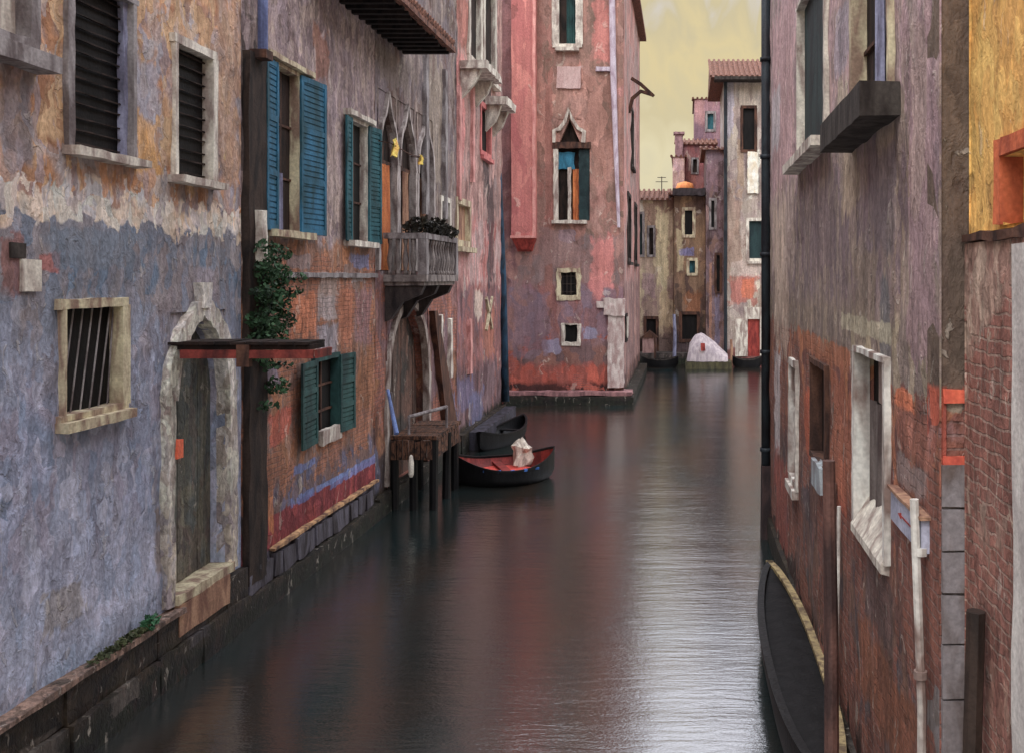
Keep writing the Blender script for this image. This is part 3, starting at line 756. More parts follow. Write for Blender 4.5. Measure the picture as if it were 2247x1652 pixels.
# ============================================================ pink tower house
DT = 37.7; TT = TF(DT)
P_ = lambda X, Y: pf(X, Y, DT)
tw = empty('tower_house', (-4.5, DT, 0), 'tall salmon pink house front with a pointed white window, where the canal bends', 'house')
tx0, tx1 = -9.5, P_(1368, 0)[0]
def hole_f(X0, X1, Yt, Yb, d=DT):
    return (pf(X0, 0, d)[0], pf(X1, 0, d)[0], pf(0, Yb, d)[1], pf(0, Yt, d)[1])
T1 = hole_f(1226, 1264, -70, 98); T2 = hole_f(1224, 1294, 322, 484); T3 = hole_f(1230, 1266, 598, 650); T4 = hole_f(1238, 1268, 712, 752)
T2a = hole_f(1224, 1276, 262, 320)
M['tower'] = paint('salmon_stucco', [(146, 102, 90), (126, 88, 76), (162, 114, 100), (138, 102, 92), (112, 86, 74), (152, 100, 90), (140, 112, 102)], s=.95, st=(1, 1, .3), axis='x',
    zones=[(6.45, [(126, 96, 92), (112, 86, 82), (138, 98, 90), (110, 92, 92), (122, 84, 76)], .5, .15),
           (4.6, [(118, 86, 90), (124, 78, 74), (108, 90, 104), (128, 92, 88), (134, 84, 72)], .5, .2),
           (2.35, [(112, 78, 70), (94, 70, 70), (126, 80, 66), (104, 90, 96)], .4, .25), (1.5, [(168, 74, 52), (148, 64, 48), (116, 62, 54), (156, 80, 58)], .2, .1), (.78, [(50, 28, 28), (70, 36, 32), (34, 24, 26)], .14, .08)],
    brick=(2.6, .1, [(160, 74, 54), (132, 64, 56), (116, 84, 80)]),
    spots=spots(P_, [(1076, -400, 1128, 560, (98, 66, 74)), (1295, 520, 1345, 640, (182, 104, 98)), (1196, 100, 1212, 700, (132, 84, 74)), (1222, 148, 1276, 196, (168, 140, 136)), (1226, 505, 1262, 530, (116, 108, 136)), (1280, 720, 1312, 745, (124, 124, 150)),  # dark strip at the far left is shadow painted into the stucco colour
                     (1190, 745, 1225, 775, (126, 118, 142)), (1120, 650, 1200, 780, (112, 88, 98)), (1300, 0, 1340, 140, (176, 100, 92)), (1186, 505, 1260, 580, (128, 100, 96))]), var=.24, streak=.6)
wall(tw, TT, tx0, tx1, -.5, 19, M['tower'], [T1, T2, T2a, T3, T4], amp=.04, step=.35, back=0)
M['tower_side'] = paint('tower_side_stucco', [(150, 104, 96), (128, 92, 88), (166, 112, 104), (138, 116, 112), (112, 84, 78)], s=.8, st=(1, 1, .25), axis='y',
    zones=[(4.6, [(128, 96, 92), (112, 84, 82), (142, 104, 96)], .5, .2), (1.0, [(112, 76, 66), (70, 50, 50)], .3, .1), (.5, GREEN_DK, .2, .1)])
TS = TX(tx1)
S1 = (40.4, 42.4, 5.6, 8.2); S2 = (46.0, 48.0, 5.6, 8.2); S3 = (43.2, 44.6, 9.8, 12.2)
o = wall(tw, TS, DT+.012, 51.5, -.5, 17.2, M['tower_side'], [S1, S2, S3], name='side_wall', amp=.05, step=.5, back=6.5, bu=DT+.5)
for s_, lb in ((S1, 'near dark window on the side wall'), (S2, 'far dark window on the side wall'), (S3, 'upper window on the side wall')):
    window(tw, TS, *s_, fw=.14, fm='stone_dark', sill=(.15, .12, .15), muntin=False, label=lb)
b = MB(); b.box(TT, tx0, tx1+.35, 17.2, 17.4, -14, .4)
b.build('roof', 'tile', tw)
# chimney breast
cx0, cx1 = P_(1127, 0)[0], P_(1178, 0)[0]; zc = P_(0, 524)[1]
M['breast'] = paint('chimney_plaster', [(176, 98, 92), (184, 110, 100), (158, 84, 82), (186, 118, 108)], s=.8, st=(1, 1, .15), axis='x', var=.2)
b = MB(); b.box(TT, cx0, cx1, zc, 18.6, -.02, .5, .02, .5); cb = b.build('chimney_breast', 'breast', tw, 'bright pink chimney breast hanging on the front')
b = MB()
cxm = (cx0+cx1)/2
b.add([TT(cx0, zc-.003, 0), TT(cx1, zc-.003, 0), TT(cx1, zc-.003, .5), TT(cx0, zc-.003, .5), TT(cxm-.28, zc-.5, 0), TT(cxm+.28, zc-.5, 0), TT(cxm+.24, zc-.42, .3), TT(cxm-.24, zc-.42, .3)],
      [(0, 1, 2, 3), (4, 5, 6, 7), (0, 1, 5, 4), (1, 2, 6, 5), (2, 3, 7, 6), (3, 0, 4, 7)])
b.build('corbel', 'red_paint', cb)
b = MB(); b.box(TT, cx1-.09, cx1+.02, zc+.02, 18.6, .42, .53, .015, .4); b.box(TT, cx0-.03, cx1+.05, zc-.0, zc+.09, .44, .56, .01)
b.build('edge_moulding', mat('pale_pink', (200, 136, 126), (176, 104, 98)), cb)
# windows
window(tw, TT, *T1, fw=.26, fm='stone_white', sill=(.12, .14, .2), sides=(1, 1, 0, .5), leaves=None, inside='brown_inside', muntin=False, curtain=(.45, 1, 1), cm='green_shutter', label='top window in a white frame with one green shutter')
b = MB()
cu = (T2a[0]+T2a[1])/2
og = arch_line(T2a[0]-.12, T2a[1]+.12, P_(0, 312)[1], P_(0, 250)[1], 'ogee', 18)
og = [(P_(1216, 0)[0], P_(0, 314)[1]), (P_(1216, 0)[0], P_(0, 288)[1]), (P_(1228, 0)[0], P_(0, 284)[1]), (P_(1240, 0)[0], P_(0, 268)[1]), (P_(1248, 0)[0], P_(0, 240)[1]), (P_(1256, 0)[0], P_(0, 262)[1]), (P_(1268, 0)[0], P_(0, 282)[1]), (P_(1282, 0)[0], P_(0, 290)[1]), (P_(1280, 0)[0], P_(0, 314)[1])]
b.strip(TT, og, .13, -.1, .09)
b.box(TT, T2[0]-.16, T2[0]+.02, T2[2], T2[3]-.1, -.1, .07, .015); b.box(TT, T2[0]+.38, T2[0]+.50, T2[2], T2[3]-.8, -.12, .0, .015)
gw = b.build('window', 'stone_white', tw, 'pointed window with a blue blind, an orange curtain and a white column')
MB().box(TT, T2[0]-.22, T2[1]-.1, T2[2]-.13, T2[2]-.003, -.05, .2, .012).build('sill', 'stone_white', gw)
MB().box(TT, T2[0]-.2, T2[1]+.05, T2[3]-.08, T2[3]+.16, -.06, .06, .015).build('lintel', 'brown_wood', gw)
MB().box(TT, T2[0]-.05, T2[1]+.05, T2[2]-.05, T2a[3], -.34, -.28).build('pane', 'brown_inside', gw)
b = MB()
b.poly(TT, [(T2a[0], T2a[2]), (T2a[0], T2a[3]), (cu, T2a[3])], -.25, -.012); b.poly(TT, [(cu, T2a[3]), (T2a[1], T2a[3]), (T2a[1], T2a[2])], -.25, -.012)
b.build('spandrel', M['tower'], gw)
MB().box(TT, T2[0]+.0, T2[0]+.62, T2[3]-.85, T2[3]-.2, -.2, -.14, .03).build('blind', mat('blue_cloth', (26, 112, 142), (20, 84, 108)), gw)
vs = []
for k, v in enumerate((T2[2]+.02, T2[2]+1.1, T2[3]-.85)):
    for j in range(11): vs.append(TT(T2[0]+.56+.42*j/10, v, -.17+.03*math.sin(j*2.2+k)))
b = MB(); b.add(vs, [(k*11+j, k*11+j+1, (k+1)*11+j+1, (k+1)*11+j) for k in range(2) for j in range(10)])
b.build('curtain', 'orange_cloth', gw)
MB().box(TT, T2[1]-.42, T2[1]-.0, T2[2], T2[3]-.1, -.12, -.06, .02).build('shutter', 'deep_green', gw)
window(tw, TT, *T3, fw=.16, fm='stone_cream', sill=None, inside='dark_inside', muntin=False, grille=(4, 3), fj=.03, label='small square barred window in a cream frame')
window(tw, TT, *T4, fw=.12, fm='stone_white', sill=None, inside='dark_inside', muntin=False, sides=(1, 1, .3, 1), fj=.03, label='smallest window, low down near the water')
MB().box(TT, P_(1222, 0)[0], P_(1274, 0)[0], P_(0, 195)[1], P_(0, 147)[1], -.02, .06, .02).build('blank_panel', mat('panel_plaster', (172, 144, 140), (156, 124, 120)), tw)
# corner pilaster
b = MB(); b.box(TT, P_(1334, 0)[0], tx1+.02, P_(0, 850)[1], P_(0, 690)[1], -.02, .12, .025)
b.box(TT, P_(1326, 0)[0], tx1+.06, P_(0, 692)[1], P_(0, 655)[1], -.02, .2, .04); b.box(TT, P_(1310, 0)[0], P_(1326, 0)[0], P_(0, 676)[1], P_(0, 662)[1], -.02, .12, .02)
b.build('corner_pilaster', mat('pilaster_stone', (168, 156, 150), (134, 110, 106)), tw)
b = MB(); b.tube([TT(P_(1341, 0)[0], 18, .12), TT(P_(1346, 0)[0], P_(0, 160)[1], .12), TT(P_(1352, 0)[0], P_(0, 340)[1], .12), TT(P_(1358, 0)[0], P_(0, 500)[1], .1)], [.12, .12, .09, .06], 8)
b.box(TT, P_(1308, 0)[0], P_(1342, 0)[0], P_(0, 158)[1], P_(0, 148)[1], -.02, .1, .02)
b.build('drainpipe', mat('pale_pipe', (168, 156, 168), (140, 120, 134)), tw, smooth=False)
b = MB(); b.box(TT, P_(1118, 0)[0], P_(1388, 0)[0], .34, .50, -.3, .45, .03, .4)
b.build('base_course', mat('pink_ledge', (140, 96, 96), (92, 62, 64)), tw)
b = MB(); b.box(TT, P_(1112, 0)[0], P_(1392, 0)[0], -.8, .335, -.3, .55, .03, .4); b.box(TX(tx1), DT+.3, 51.5, -.8, .33, -.2, .4, .03, .5)
b.build('plinth', 'plinth', tw)
# roof brackets on the side
b = MB(); y = 41.5; zz = H+(VY-196)*y/F
b.strip(lambda u, v, w: (tx1+u, y+w, v), [(0, zz-1.0), (.15, zz-.4), (.5, zz-.1), (1.0, zz-.25)], .14, -.1, .1)
b.strip(lambda u, v, w: (tx1+u, y+.02+w, v), [(.1, zz+.45), (.5, zz+.2), (1.05, zz-.3)], .12, -.1, .1)
b.build('eave_bracket', 'brown_wood', tw, 'dark curled iron bracket sticking out from the side')  # bracket of the eave, carries no lamp
b = MB(); q = 38.6
b.box(TX(tx1), q, q+1.2, H+(VY-752)*q/F, H+(VY-690)*q/F, 0, .06, .02)
sg = b.build('notice_board', 'dark_inside', tw)
b = MB()
for i in range(5): b.box(TX(tx1), q+.08+i*.22, q+.16+i*.22, H-2.2+random.uniform(-.2, .1), H-1.55, .065, .09, .015)
b.build('notice', 'stone_white', sg)

# ============================================================ far end of the canal
def far_house(label, x0, x1, d, top, pal, wins, rooftile=True, s=.7, zones=(), name='far_house', spot=(), roofh=1.2, over=.25, depth=6, base=-.5):
    h = empty(name, ((x0+x1)/2, d, 0), label, 'house', 'houses at the far end of the canal')
    T = TF(d)
    m = paint(name+'_stucco', pal, s=s, st=(1, 1, .3), zones=zones, axis='x', spots=spot, var=.36)
    holes = [w[0] for w in wins]
    wall(h, T, x0, x1, base, top, m, holes, amp=.05, step=.5, back=depth)
    for (hh, kw) in wins: window(h, T, *hh, muntin=False, **kw)
    if rooftile:
        b = MB()
        y0, y1 = d-over, d+depth+over
        n = max(3, int((x1-x0+2*over)/.28)); xs = [x0-over+(x1-x0+2*over)*i/n for i in range(n+1)]
        ym = (y0+y1)/2
        b.add([(x0-over, y0, top), (x1+over, y0, top), (x1+over, ym, top+roofh), (x0-over, ym, top+roofh), (x0-over, y1, top), (x1+over, y1, top)], [(0, 1, 2, 3), (3, 2, 5, 4), (0, 3, 4), (1, 5, 2), (0, 4, 5, 1)])
        for x in xs: b.tube([(x, y0, top+.05), (x, ym, top+roofh+.05)], .08, 6)
        b.build('roof', 'tile', h)
    return h
def FX(d): return lambda X, Y: pf(X, Y, d)
def hf(X0, X1, Yt, Yb, d): return hole_f(X0, X1, Yt, Yb, d)
D1 = 56.0
fp = FX(D1)
fa = far_house('tan house with low red roof beside the pink tower, far down the canal', fp(1340, 0)[0], fp(1478, 0)[0], D1, fp(0, 440)[1],
          [(134, 104, 82), (150, 128, 104), (112, 82, 70), (164, 146, 116), (124, 98, 92), (96, 72, 62)],
          [(hf(1400, 1410, 470, 560, D1), dict(inside='deep_green', fw=.12, fm='stone_grey', sill=None)), (hf(1424, 1434, 500, 560, D1), dict(inside='brown_inside', fw=.12, fm='stone_grey', sill=None)),
           (hf(1418, 1440, 700, 770, D1), dict(inside='dark_inside', fw=.15, fm='brown_wood', sill=None))],
          spot=spots(fp, [(1396, 430, 1412, 520, (176, 166, 152)), (1440, 470, 1466, 640, (178, 164, 124)), (1446, 640, 1470, 720, (160, 138, 104)), (1410, 600, 1440, 660, (130, 102, 108)), (1410, 650, 1444, 730, (112, 84, 84)), (1412, 740, 1440, 800, (140, 112, 108))]),
          zones=[(1.6, [(84, 60, 50), (104, 84, 76), (60, 44, 42)], .4, .2)], roofh=.8)
D2 = 55.4; fp2 = FX(D2)
fb = far_house('narrow brown house with cream framed windows, in the middle of the far end', fp2(1479, 0)[0], fp2(1548, 0)[0], D2, fp2(0, 428)[1],
          [(112, 84, 62), (96, 72, 58), (130, 100, 72), (84, 62, 54), (124, 92, 66)],
          [(hf(1502, 1520, 462, 516, D2), dict(inside='dark_inside', fw=.16, fm='stone_cream', sill=None)), (hf(1512, 1526, 572, 600, D2), dict(inside='teal_shutter', fw=.14, fm='stone_cream', sill=None)),
           (hf(1496, 1530, 690, 745, D2), dict(inside='dark_inside', fw=.16, fm='brown_wood', sill=None))],
          spot=spots(fp2, [(1484, 500, 1500, 600, (160, 144, 108)), (1490, 545, 1520, 562, (104, 104, 150)), (1500, 640, 1540, 690, (128, 78, 44)), (1480, 620, 1498, 720, (56, 44, 42)), (1500, 690, 1545, 740, (52, 44, 38))]),
          zones=[(1.8, [(70, 54, 52), (90, 72, 74), (52, 42, 42)], .4, .2)], roofh=.5)
D3 = 54.9; fp3 = FX(D3)
fc = far_house('dark brown timber house beside the pale roofed house', fp3(1549, 0)[0], fp3(1592, 0)[0], D3, fp3(0, 330)[1],
          [(86, 62, 60), (104, 80, 84), (70, 50, 48), (112, 92, 100), (128, 96, 84), (62, 44, 44)],
          [(hf(1560, 1568, 440, 500, D3), dict(inside='dark_inside', fw=.12, fm='stone_grey', sill=None)), (hf(1572, 1580, 560, 640, D3), dict(inside='dark_inside', fw=.12, fm='brown_wood', sill=None))], s=1.1,
          spot=spots(fp3, [(1556, 560, 1562, 760, (156, 110, 84)), (1568, 640, 1580, 760, (112, 104, 128)), (1552, 350, 1575, 420, (120, 92, 100))]), roofh=.5)
D4 = 54.3; fp4 = FX(D4)
fd = far_house('pale far house with terracotta eaves and white portal round a red door', fp4(1589, 0)[0], 12, D4, fp4(0, 176)[1],
          [(150, 138, 136), (164, 152, 140), (138, 120, 112), (128, 110, 108), (170, 158, 140), (112, 84, 74)],
          [(hf(1630, 1656, 238, 330, D4), dict(inside='dark_inside', fw=.14, fm='brown_wood', sill=None)), (hf(1643, 1675, 485, 568, D4), dict(inside='deep_green', fw=.16, fm='stone_white', sill=(.1, .12, .15))),
           (hf(1640, 1668, 700, 782, D4), dict(inside='red_paint', fw=.2, fm='stone_white', sill=None, sides=(3.4, 1, 3.2, 0)))],
          spot=spots(fp4, [(1600, 605, 1662, 665, (154, 78, 64)), (1628, 615, 1656, 655, (176, 88, 50)), (1640, 335, 1664, 425, (214, 204, 184)), (1592, 420, 1625, 600, (140, 112, 96)), (1590, 180, 1610, 300, (140, 134, 148)), (1600, 575, 1665, 605, (170, 150, 140)), (1618, 300, 1632, 410, (140, 116, 92))]),
          zones=[(.9, [(130, 72, 66), (100, 60, 56)], .2, .1)], roofh=1.7, over=.75)
MB().box(TF(D4), fp4(1589, 0)[0]-.02, fp4(1589, 0)[0]+.16, 0, fp4(0, 180)[1]-.03, .02, .2, .01).build('drainpipe', 'dark_pipe', fd)
b = MB(); b.box(TF(D4), fp4(1567, 0)[0], 12, fp4(0, 182)[1], fp4(0, 175)[1]-.005, .0, .9, .01); b.build('gutter', 'stone_dark', fd)
MB().box(TF(D4), fp4(1640, 0)[0], fp4(1663, 0)[0], fp4(0, 425)[1], fp4(0, 335)[1], .02, .12, .03).build('hanging_sheet', mat('sheet', (214, 206, 186), (190, 176, 150)), fd)
# behind
D5 = 66; fp5 = FX(D5)
far_house('tall mauve house rising behind the others, blue window under its flat top', fp5(1524, 0)[0], fp5(1625, 0)[0], D5, fp5(0, 218)[1],
          [(132, 92, 100), (112, 84, 96), (150, 108, 108), (124, 96, 104)], [(hf(1552, 1566, 250, 285, D5), dict(inside='teal_shutter', fw=.16, fm='stone_grey', sill=None))], s=.6, roofh=.4, over=.1)
D6 = 63; fp6 = FX(D6)
far_house('low dusty red house in front of the tall mauve one', fp6(1487, 0)[0], fp6(1568, 0)[0], D6, fp6(0, 318)[1],
          [(140, 74, 68), (128, 70, 70), (112, 72, 76), (150, 92, 84)], [(hf(1520, 1530, 350, 380, D6), dict(inside='brown_inside', fw=.1, fm='stone_grey', sill=None))], s=.6, roofh=.7, over=.15)
D7 = 60; fp7 = FX(D7)
far_house('pale pink gable standing behind the tan house', fp7(1476, 0)[0], fp7(1502, 0)[0], D7, fp7(0, 345)[1], [(160, 130, 134), (176, 144, 132), (140, 108, 112)], [], s=.6, roofh=.3, over=.08)
b = MB(); c = fp6(1484, 0)[0]
for (X, Y0, Y1, wd, d) in ((1490, 330, 290, .5, 62.8),):
    x, z0 = pf(X, Y0, d); z1 = pf(X, Y1, d)[1]; b.box(TF(d), x-wd/2, x+wd/2, z0-1, z1, -.5, 0, .03); b.box(TF(d), x-wd*.7, x+wd*.7, z1-.15, z1, -.6, .1, .02)
tag(b.build('chimney', mat('chimney_pot', (140, 104, 108), (104, 76, 80))), 'slim mauve chimney beside the low red house', 'chimney')
x, z = pf(1452, 426, 57.5)
b = MB(); b.tube([(x, 57.5, z-1), (x, 57.5, z+1.0)], .03, 6); b.tube([(x-.35, 57.5, z+.7), (x+.35, 57.5, z+.7)], .02, 6); b.tube([(x-.25, 57.5, z+.95), (x+.25, 57.5, z+.95)], .02, 6)
tag(b.build('roof_aerial', 'iron'), 'thin aerial on the tan house roof', 'aerial')
x, z = pf(1503, 405, 59)
b = MB(); b.lathe((x, 59, z-.9), [(.1, 0), (.5, .2), (.55, .7), (.45, .95), (.1, 1.05)], 12)
tag(b.build('awning', mat('orange_awning', (214, 132, 44), (190, 100, 40)), smooth=True), 'small rounded orange awning above the brown house roof', 'awning')
x, z = pf(1512, 428, 55.0)
b = MB(); b.box(TF(55.0), x-.9, x+.9, z-.05, z+.35, -.3, .25, .04)
tag(b.build('roof_terrace', mat('terrace', (50, 42, 46), (36, 30, 32))), 'dark flat parapet on top of the brown house', 'parapet')

# ============================================================ right side
hr = empty('mauve_house', (B, 12, 0), 'mauve plastered house over bare red brick with a big white sill, on the right bank', 'house')
r0, r1 = pr(2065, 0)[0], pr(1690, 0)[0]
def hole_r(X0, X1, Yt, Yb, Xr): return (pr(X1, 0)[0], pr(X0, 0)[0], pr(Xr, Yb)[1], pr(Xr, Yt)[1])
RW1 = hole_r(1756, 1816, -80, 318, 1800); RW2 = hole_r(1878, 1960, -300, 210, 1940); RW3 = hole_r(1884, 1950, 772, 1165, 1900); RW4 = hole_r(1786, 1818, 800, 1008, 1800); RW5 = hole_r(1738, 1752, 800, 1050, 1745)
M['houser'] = paint('mauve_stucco', [(154, 130, 130), (138, 116, 120), (168, 136, 132), (132, 114, 106), (150, 120, 126), (124, 106, 104), (160, 140, 124)], s=2.6, st=(1, .8, .22), axis='y',
    zones=[(6.2, [(120, 102, 98), (108, 92, 94), (134, 116, 102), (112, 92, 96), (128, 108, 90)], .5, .3), (4.5, [(128, 110, 94), (114, 98, 90), (140, 124, 100)], .2, .1),
           (4.06, [(146, 88, 60), (126, 72, 58), (104, 66, 60), (152, 92, 56), (124, 102, 92)], .22, .015), (2.6, [(96, 66, 60), (82, 56, 54), (108, 76, 62), (80, 64, 66), (98, 86, 84)], .4, .3), (.7, [(60, 42, 36), (44, 34, 32)], .2, .1)],
    brick=(4.0, .32, [(124, 74, 58), (100, 60, 52), (112, 94, 86), (116, 68, 52)]),
    spots=spots(pr, [(1694, 0, 1742, 420, (164, 128, 128)), (1694, 200, 1712, 330, (156, 152, 154)), (1700, 430, 1730, 760, (150, 128, 112)), (1694, 420, 1740, 600, (160, 138, 128)), (1835, 0, 1872, 140, (136, 126, 136)), (1840, 180, 1862, 300, (160, 146, 124)), (1850, 320, 1880, 470, (150, 130, 108)),
                     (1990, 0, 2058, 840, (144, 114, 118)), (2000, 60, 2030, 420, (150, 126, 118)), (1780, 430, 1830, 600, (108, 90, 92)), (1905, 330, 1960, 560, (104, 90, 94)), (1932, 560, 1952, 860, (92, 92, 96)), (1880, 560, 1925, 720, (126, 108, 92)),
                     (1700, 780, 1712, 1000, (170, 162, 164)), (1700, 1000, 1728, 1200, (132, 62, 50)), (1960, 850, 2010, 900, (190, 96, 50)), (1965, 1010, 2030, 1080, (132, 114, 110)), (1840, 1000, 1860, 1120, (150, 70, 44)), (1757, 748, 1874, 796, (156, 94, 60)), (1826, 830, 1876, 1090, (146, 82, 54)), (1962, 905, 2040, 1000, (140, 84, 66)), (1700, 440, 1722, 700, (168, 146, 128)), (1850, 700, 1950, 738, (160, 150, 124)),
                     (1900, 1240, 1960, 1400, (84, 66, 64)), (1880, 1450, 2010, 1640, (116, 66, 40)), (1765, 860, 1784, 1000, (176, 80, 40))]), var=.36)
wall(hr, TR, r0, r1, -.5, 13, M['houser'], [RW1, RW2, RW3, RW4, RW5], amp=.025, step=.2, back=6)
window(hr, TR, *RW1, fw=.10, fm='stone_white', sill=(.25, .12, .22), sides=(1, .3, .3, 0), inside='deep_green', muntin=False, dep=.06, label='window with closed dark green shutters and a pale sill')
window(hr, TR, *RW2, fw=.08, fm='stone_cream', sill=(.25, .26, .30), sides=(.7, 1, .3, 0), inside='brown_inside', muntin=True, curtain=(.35, .55, 1), sm='stone_dark', label='window over a thick dark planter shaped sill')
w3 = window(hr, TR, *RW3, fw=.07, fm='white_pipe', sill=None, sides=(1.1, 1.1, .5, 0), inside='dark_inside', curtain=(.0, .9, .72), cm=mat('grey_cloth', (98, 88, 84), (70, 58, 56)), muntin=False, dep=.14, label='tall brick wall window with a grey curtain and big white sill')
b = MB(); n = 10; vs = []
for i in range(n+1):
    u = RW3[0]-.04+(RW3[1]-RW3[0]+.08)*i/n; q = random.uniform(-.012, .012)
    vs += [TR(u, RW3[2]-.10+q, .0), TR(u, RW3[2]-.08+q, .07+q*.5), TR(u, RW3[2]-.01+q, .07+q*.5), TR(u, RW3[2]+.30+q, -.135)]
b.add(vs, [(4*i+k, 4*i+k+1, 4*i+k+5, 4*i+k+4) for i in range(n) for k in range(3)]+[(0, 1, 2, 3), (4*n, 4*n+1, 4*n+2, 4*n+3)])
b.build('sill', 'stone_white', w3)
MB().box(TR, RW3[0]+.0, RW3[0]+.09, RW3[2], RW3[3], -.1, -.02, .004).build('jamb', 'teal_shutter', w3)
MB().box(TR, RW3[0]+.15, RW3[0]+.5, RW3[3]-.4, RW3[3]-.02, -.1, -.02, .02).build('pelmet', 'white_pipe', w3)
window(hr, TR, *RW4, fw=.05, fm='brown_wood', sill=None, inside='brown_inside', muntin=False, label='walled up dark brown niche')
window(hr, TR, *RW5, fw=.08, fm='white_pipe', sill=(.06, .12, .1), inside='lilac_cloth', muntin=False, fj=.015, label='narrow slit window in a white frame')
b = MB(); q = pr(1810, 1018); q2 = pr(1792, 1070)
b.box(TR, q[0]-.3, q[0]+.45, pr(1810, 1075)[1], pr(1810, 1018)[1], .0, .1, .01)
b.build('meter_box', mat('pale_blue_box', (140, 152, 158), (104, 100, 104)), hr)
# light grey box with a small red arrow
u0, u1 = pr(2042, 0)[0], pr(1972, 0)[0]; zt, zb = pr(2000, 1100)[1], pr(2000, 1168)[1]
b = MB(); b.box(TR, u0, u1, zb, zt, .0, .06, .006)
eb = b.build('electric_box', mat('box_grey', (150, 152, 170), (128, 130, 148), rough=.5), hr, 'light grey box with a small dark red arrow on it')
b = MB(); um = (u0+u1)/2; zm = (zt+zb)/2
b.box(TR, um-.2, um+.14, zm-.005, zm+.005, .063, .068); b.poly(TR, [(um+.10, zm-.022), (um+.19, zm), (um+.10, zm+.022)], .063, .069)
b.build('arrow_mark', 'red_paint', eb)
MB().box(TR, u0-.03, u1+.03, zt+.004, zt+.03, .0, .08, .006).build('box_hood', 'tan_wood', eb)
def pipe(pts, r, m, nm='pipe', lb=None, par=hr):
    b = MB(); P2 = []
    for (X, Y) in pts:
        d, z = pr(X, Y); P2.append(TR(d, z, r+.02))
    for i in range(len(P2)-1):
        pass
    b.tube(P2, r, 8)
    for p in P2[::2]: b.tube([(p[0], p[1], p[2]-.02), (p[0], p[1], p[2]+.02)], r*1.5, 8)
    return b.build(nm, m, par, lb)
d_ = pr(1840, 0)[0]
MB_ = MB(); z0, z1 = pr(1840, 1060)[1], pr(1850, 1560)[1]
MB_.tube([TR(d_, z0, .05), TR(d_-.03, (z0+z1)/2, .06), TR(d_-.1, z1, .05)], [.028, .03, .045], 8); MB_.tube([TR(d_-.35, pr(1866, 1130)[1], .05), TR(d_-.25, (z0+z1)/2-.6, .06), TR(d_-.12, z1+.05, .05)], [.02, .025, .03], 8)
MB_.build('waste_pipe', 'white_pipe', hr, 'forked white pipe running down the brick')
d_ = pr(2040, 0)[0]; MB_ = MB(); MB_.tube([TR(d_, zb+.35, .1), TR(d_, 2, .05), TR(d_+.03, -.2, .05)], [.03, .03, .035], 8)
for z in (3.0, 2.2, 1.5): MB_.tube([TR(d_, z, .06), TR(d_, z+.05, .06)], .045, 8)
MB_.build('waste_pipe', 'white_pipe', hr, 'long white pipe below the grey box')
# corner downpipe
b = MB(); b.tube([(B-.08, r1+.02, 13), (B-.08, r1+.02, 1.0)], .085, 10)
z = 1.6
while z < 12.5:
    b.tube([(B-.08, r1+.02, z), (B-.08, r1+.02, z+.07)], .11, 10); z += 1.8
b.build('downpipe', 'dark_pipe', hr, 'dark downpipe on the far corner', smooth=True)
MB().box(TI, B-.17, B+.02, r1-.12, r1+.12, -.5, 1.35, .02).build('pipe_foot', mat('foot_brown', (56, 40, 40), (34, 26, 28)), hr)
MB().box(TR, r0, r1, -.8, .4, -.1, .06, .02).build('plinth', 'plinth', hr)
# end face: brown render, red niche, grey blocks
E = TF(r0-.004); ex1 = 1.775
nz0, nz1 = pf(0, 1000, r0)[1], pf(0, 872, r0)[1]
M['endface'] = paint('brown_render', [(92, 76, 64), (84, 68, 58), (102, 84, 70), (88, 70, 62)], s=3, st=(1, 1, .3), axis='x',
    zones=[(4.12, [(150, 66, 46), (168, 72, 44), (110, 56, 50)], .06, .02), (3.66, [(104, 96, 96), (94, 84, 80), (112, 104, 104), (96, 92, 96)], .03, .01)], var=.25)
wall(hr, E, B+.002, ex1+.1, -.5, 13, M['endface'], [(B+.03, ex1-.02, nz0, nz1)], name='end_wall', amp=.0, step=.25, back=.36, depth=.2)
MB().box(E, B+.02, ex1, nz0, nz1, -.19, -.12).build('niche', 'brown_inside', hr)
for z in (nz0-.05, nz1-.0):
    b = MB(); b.box(E, B+.01, ex1, z-.03, z+.05, 0, .02, .006)
    b.build('niche_edge', mat('orange_brick', (206, 84, 44), (170, 60, 40)), hr)
b = MB()
zs = [pf(0, y, r0)[1] for y in (1015, 1112, 1206, 1300, 1410, 1530, 1680)]
for a, c in zip(zs, zs[1:]): b.box(E, B+.0, ex1, c+.008, a-.008, 0, .03, .004)
b.build('quoin', mat('quoin_grey', (112, 106, 108), (86, 74, 70)), hr)

# yellow house
hy = empty('yellow_house', (1.78, 4.5, 0), 'bright yellow ochre house with an orange window surround, at the right edge', 'house')
TY = TX(ex1+.0, -1)
yd = lambda X: F*ex1/(X-VX)
yz = 5.07
YW = (4.3, yd(2205), H+(VY-505)*yd(2205)/F, H+(VY-345)*yd(2205)/F)
M['yellow'] = paint('yellow_stucco', [(196, 144, 50), (204, 156, 62), (182, 130, 44), (200, 144, 46), (164, 118, 50)], s=3, axis='y', var=.26, bump=.7, k=1.6)
wall(hy, TY, 2.2, r0-.03, yz, 13, M['yellow'], [(YW[0], YW[1], yz+.02, YW[3])], amp=.015, back=4)
M['orangef'] = plain('orange_trim', (178, 80, 26), (140, 58, 24), rough=.8, k=1.6)
b = MB(); b.box(TY, YW[1], YW[1]+.11, yz+.03, YW[3]+.1, -.1, .03, .008); b.box(TY, YW[0], YW[1], YW[3], YW[3]+.1, -.1, .034, .008)
wy = b.build('window', 'orangef', hy, 'window with an orange surround and mauve blind')
MB().box(TY, YW[0]-.02, YW[1]+.02, yz, YW[3]+.02, -.2, -.12).build('pane', mat('mauve_blind', (98, 78, 84), (84, 66, 72)), wy)
